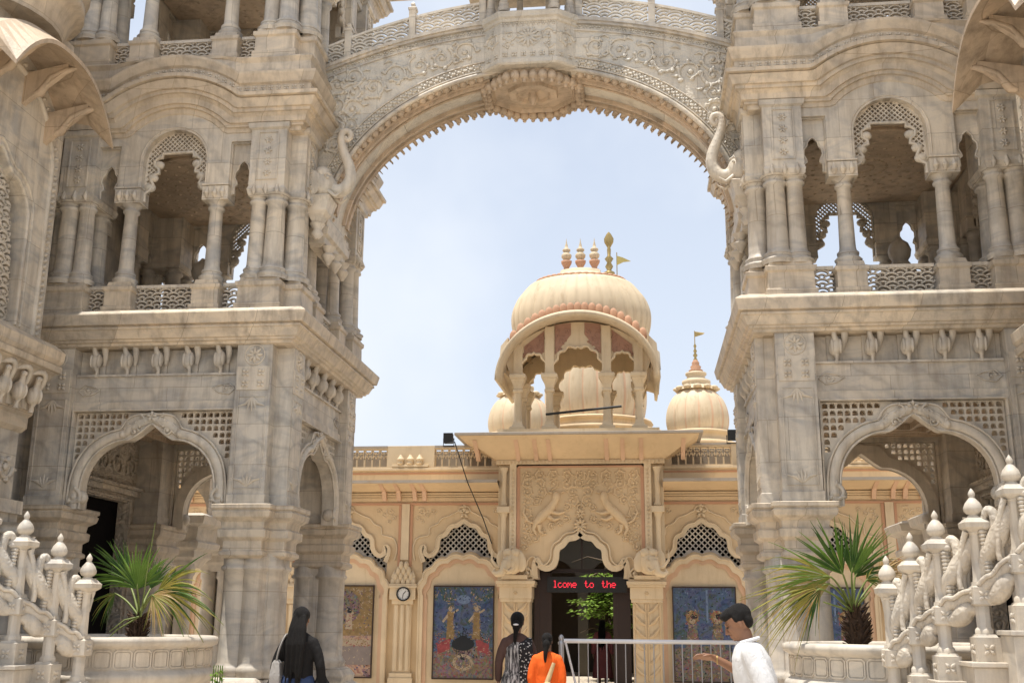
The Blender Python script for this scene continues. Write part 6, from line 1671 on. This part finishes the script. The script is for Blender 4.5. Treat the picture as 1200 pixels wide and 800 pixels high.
# --- women seen from behind
def woman(px, Y_, H_, label, top, topmat, bottom, botmat, seed, longhair, skirt=False, extra=None, ang=pi/2, arm=0, skin=SK2, spread_=.0):
    g_ = at(px, 760, Y_); k = H_/1.66
    m0 = frame_of((g_.x, Y_, 0), ang); m = lambda x, y, z: m0(x*k, y*k, z*k)
    P_ = thing('person', label, 'person', (g_.x, Y_, 0))
    b = MB()
    wz = ((.86, .13, .165), (1.00, .095, .125), (1.10, .09, .120), (1.22, .105, .140), (1.32, .095, .150), (1.37, .07, .11), (1.41, .045, .048))
    torso(b, m, .95, (0, 0), wz)
    limb(b, [(0, 0, 1.36), (.01, 0, 1.42), (.02, 0, 1.47)], [.048, .043, .043], m)
    head(b, (.025, 0, 1.545), m, .18, True, .95*k)
    for s_ in (-1, 1):
        sw = .02 if s_ > 0 else 0
        el_ = (-.03, s_*(.215+spread_), 1.08); wr = (.03, s_*(.225+spread_), .86)
        if arm == s_: el_ = (-.04, s_*.22, 1.10); wr = (.10, s_*.13, 1.02)
        if arm == 2: el_ = (-.03, s_*.20, 1.08); wr = (.0 if s_ < 0 else .08, s_*.17, .88)
        limb(b, [(0, s_*.148, 1.325), tuple((a+c_)/2 for a, c_ in zip((0, s_*.165, 1.32), el_)), el_], [.042, .039, .033], m)
        limb(b, [el_, tuple((a+c_)/2 for a, c_ in zip(el_, wr)), wr], [.033, .030, .021], m)
        hand(b, wr, tuple(c_-a for a, c_ in zip(el_, wr)), (.3, -s_, 0), m, s_, .4, .92*k)
        limb(b, [(0, s_*.08, .88), (.02, s_*.085, .48), (0+.06*s_, s_*.085, .08)], [.08, .052, .033], m); b.ell(m(.05+.06*s_, s_*.085, .035), (.05, .11, .035) if abs(ang-pi/2) < .5 else (.1, .05, .035), 12, 8)
    b.build('body', skin, P_, remesh=.0065, smooth_it=2)
    b = MB(); torso(b, m, 1.0, (0, 0), top, .006)
    for s_ in (-1, 1):
        el_ = (-.03, s_*(.215+spread_), 1.08); wr = (.02, s_*(.225+spread_), .90)
        if arm == s_: el_ = (-.04, s_*.22, 1.10); wr = (.08, s_*.15, 1.03)
        if arm == 2: el_ = (-.03, s_*.20, 1.08); wr = (.0 if s_ < 0 else .07, s_*.17, .90)
        limb(b, [(0, s_*.138, 1.315), tuple((a+c_)/2 for a, c_ in zip((0, s_*.16, 1.32), el_)), el_], [.060, .056, .050], m)
        if extra and extra.get('sleeve'): limb(b, [el_, tuple((a+c_)/2 for a, c_ in zip(el_, wr)), wr], [.05, .05, extra['sleeve']], m)
    b.build('top', topmat, P_, remesh=.012, smooth_it=3)
    b = MB()
    if skirt:
        torso(b, m, 1.0, (0, 0), ((.30, .20, .25), (.5, .18, .225), (.75, .155, .20), (.9, .14, .178), (1.0, .11, .14), (1.12, .105, .135), (1.25, .118, .14), (1.33, .10, .10)), .008)
        b.build('kurta', botmat, P_, remesh=.014, smooth_it=3)
    else:
        for s_ in (-1, 1): limb(b, [(-.01, s_*.078, .93), (-.015, s_*.085, .80), (.02, s_*.085, .48), (.06*s_, s_*.085, .10)], [.105, .10, .068, .05], m)
        b.ell((0,0,0), (1,1,1), 14, 10, m=lambda X, Y2, Z_: m(-.02+X*.12, Y2*.165, .93+Z_*.11)); b.build('jeans', botmat, P_, remesh=.014, smooth_it=2)
    b = MB(); hairm(b, (.025, 0, 1.545), m, .18, [((-.022, 0, .036), (.100, .087, .090)), ((-.045, 0, -.01), (.065, .080, .080)), ((.03, 0, .06), (.07, .072, .056))], .97*k)
    if longhair:
        rn = random.Random(seed)
        for q in range(24):
            y_ = rn.uniform(-.07, .07); L_ = rn.uniform(.42, .62); x_ = -.06-rn.uniform(0, .03)
            b.tube([m(x_+.02, y_*.7, 1.58), m(x_-.03, y_*1.0, 1.45), m(x_-.065, y_*1.15, 1.30), m(x_-.075, y_*1.1+.01, 1.50-L_)], [.022, .026, .024, .006], 6)
    else:
        b.ell(m(-.10, 0, 1.50), (.05*k, .045*k, .07*k), 12, 8)
        b.tube([m(-.11, 0, 1.47), m(-.12, .01, 1.40), m(-.115, .015, 1.33), m(-.11, .01, 1.27)], [.032, .028, .02, .008], 8)
    b.build('hair', HAIR, P_, remesh=.009, smooth_it=1)
    return P_, m
blk = cloth('black_knit', (.013, .012, .012), .2)
jeans = cloth('blue_denim', (.035, .055, .12), .25)
WL, mw = woman(351, 11.4, 1.70, 'woman with very long black hair and black top, back turned, by the left tower', ((.90, .14, .165), (1.00, .115, .145), (1.12, .11, .14), (1.24, .118, .15), (1.33, .105, .158), (1.385, .075, .11), (1.42, .052, .055)), blk, None, jeans, 5, True, extra={'sleeve': .085}, spread_=.02, skin=SK)
# white shoulder bag
p = Vector(mw(-.02, .235, .98))
HB_ = thing('handbag', 'pale shoulder bag carried by the long haired woman on the left', 'bag', tuple(p))
b = MB()
b.loft([[mw(x, .20+y, z) for x, y in ((-w, -t), (w, -t), (w, t), (-w, t))] for z, w, t in ((.84, .14, .035), (.86, .155, .05), (1.0, .15, .055), (1.12, .13, .04), (1.15, .12, .02))])
b.build('pouch', cloth('pale_leather', (.36, .34, .32), .1, .5), HB_, .012)
b = MB(); b.tube(smooth_path([mw(-.11, .20, 1.13), mw(-.10, .17, 1.28), mw(-.02, .135, 1.395), mw(.09, .16, 1.28), mw(.11, .20, 1.13)], 5), .010, 6, flat=1.6); b.build('strap', cloth('strap_leather', (.30, .28, .26), .1, .5), HB_)
def kurtamat():
    m, nt, bb = newmat('striped_kurta'); L = nt.links.new
    ge = N(nt, 'ShaderNodeNewGeometry'); mp = N(nt, 'ShaderNodeMapping'); mp.inputs['Scale'].default_value = (34, 34, 3); L(ge.outputs['Position'], mp.inputs[0])
    n1 = N(nt, 'ShaderNodeTexNoise', Scale=1.6, Detail=4, Roughness=.7); L(mp.outputs[0], n1.inputs['Vector'])
    c = ramp(nt, n1.outputs[0], [(.42, (.03, .028, .03)), (.50, (.20, .19, .19)), (.60, (.62, .60, .58))]); L(c, bb.inputs['Base Color']); bb.inputs['Roughness'].default_value = .9; return m
def printmat():
    m, nt, bb = newmat('printed_scarf'); L = nt.links.new
    ge = N(nt, 'ShaderNodeNewGeometry'); v = N(nt, 'ShaderNodeTexVoronoi', Scale=34, Randomness=1.0); L(ge.outputs['Position'], v.inputs['Vector'])
    c = ramp(nt, v.outputs['Distance'], [(.30, (.55, .53, .50)), (.36, (.015, .014, .015))]); L(c, bb.inputs['Base Color']); bb.inputs['Roughness'].default_value = .9; return m
WM, mw2 = woman(606, 13.6, 1.68, 'woman in brown sleeves and a long black and white striped kurta walking to the entrance', ((1.10, .10, .12), (1.20, .112, .142), (1.33, .10, .156), (1.385, .072, .11), (1.42, .05, .052)), cloth('brown_cloth', (.10, .06, .05), .2), None, kurtamat(), 6, False, skirt=True, extra={'sleeve': .042})
b = MB()
for q in range(7):
    y_ = -.05-.022*q
    b.tube(smooth_path([mw2(-.02, y_*.9, 1.36), mw2(-.125, y_, 1.25), mw2(-.13, y_-.01, 1.0), mw2(-.17, y_-.02, .75), mw2(-.20, y_-.03, .45)], 4), .022, 6)
b.build('scarf', printmat(), WM, remesh=.012, smooth_it=2)
b = MB(); b.ell(mw2(-.145, .0, 1.52), (.035, .015, .012), 10, 6); b.build('hair_clip', M['railw'], WM)
ora = cloth('orange_cloth', (.80, .13, .02), .12)
WO, mw3 = woman(641, 12.9, 1.46, 'girl in a bright orange tunic with her back turned, left end of the railing', ((.70, .17, .22), (.86, .15, .195), (1.00, .12, .15), (1.12, .112, .145), (1.24, .12, .155), (1.33, .105, .165), (1.385, .075, .12), (1.42, .052, .055)), ora, None, ora, 7, False, skirt=True, extra={'sleeve': .06}, arm=2)
b = MB(); b.ell(mw3(-.19, -.02, 1.02), (.045, .03, .03), 10, 6); b.tube([mw3(-.13, -.10, 1.28), mw3(-.16, -.02, 1.05), mw3(-.17, .0, .95), mw3(-.16, -.08, .86)], [.02, .03, .035, .02], 8); b.build('cream_sash', cloth('cream_cloth', (.55, .40, .22), .2), WO)
woman(706, 26.6, 1.60, 'figure in a dull pink dress standing in the dark hall behind the railing', ((.90, .14, .165), (1.00, .115, .145), (1.12, .11, .14), (1.24, .118, .15), (1.33, .105, .158), (1.385, .075, .11), (1.42, .052, .055)), cloth('dull_pink', (.35, .12, .12), .2), None, cloth('dull_pink_skirt', (.30, .10, .10), .2), 9, True, skirt=True, extra={'sleeve': .05})
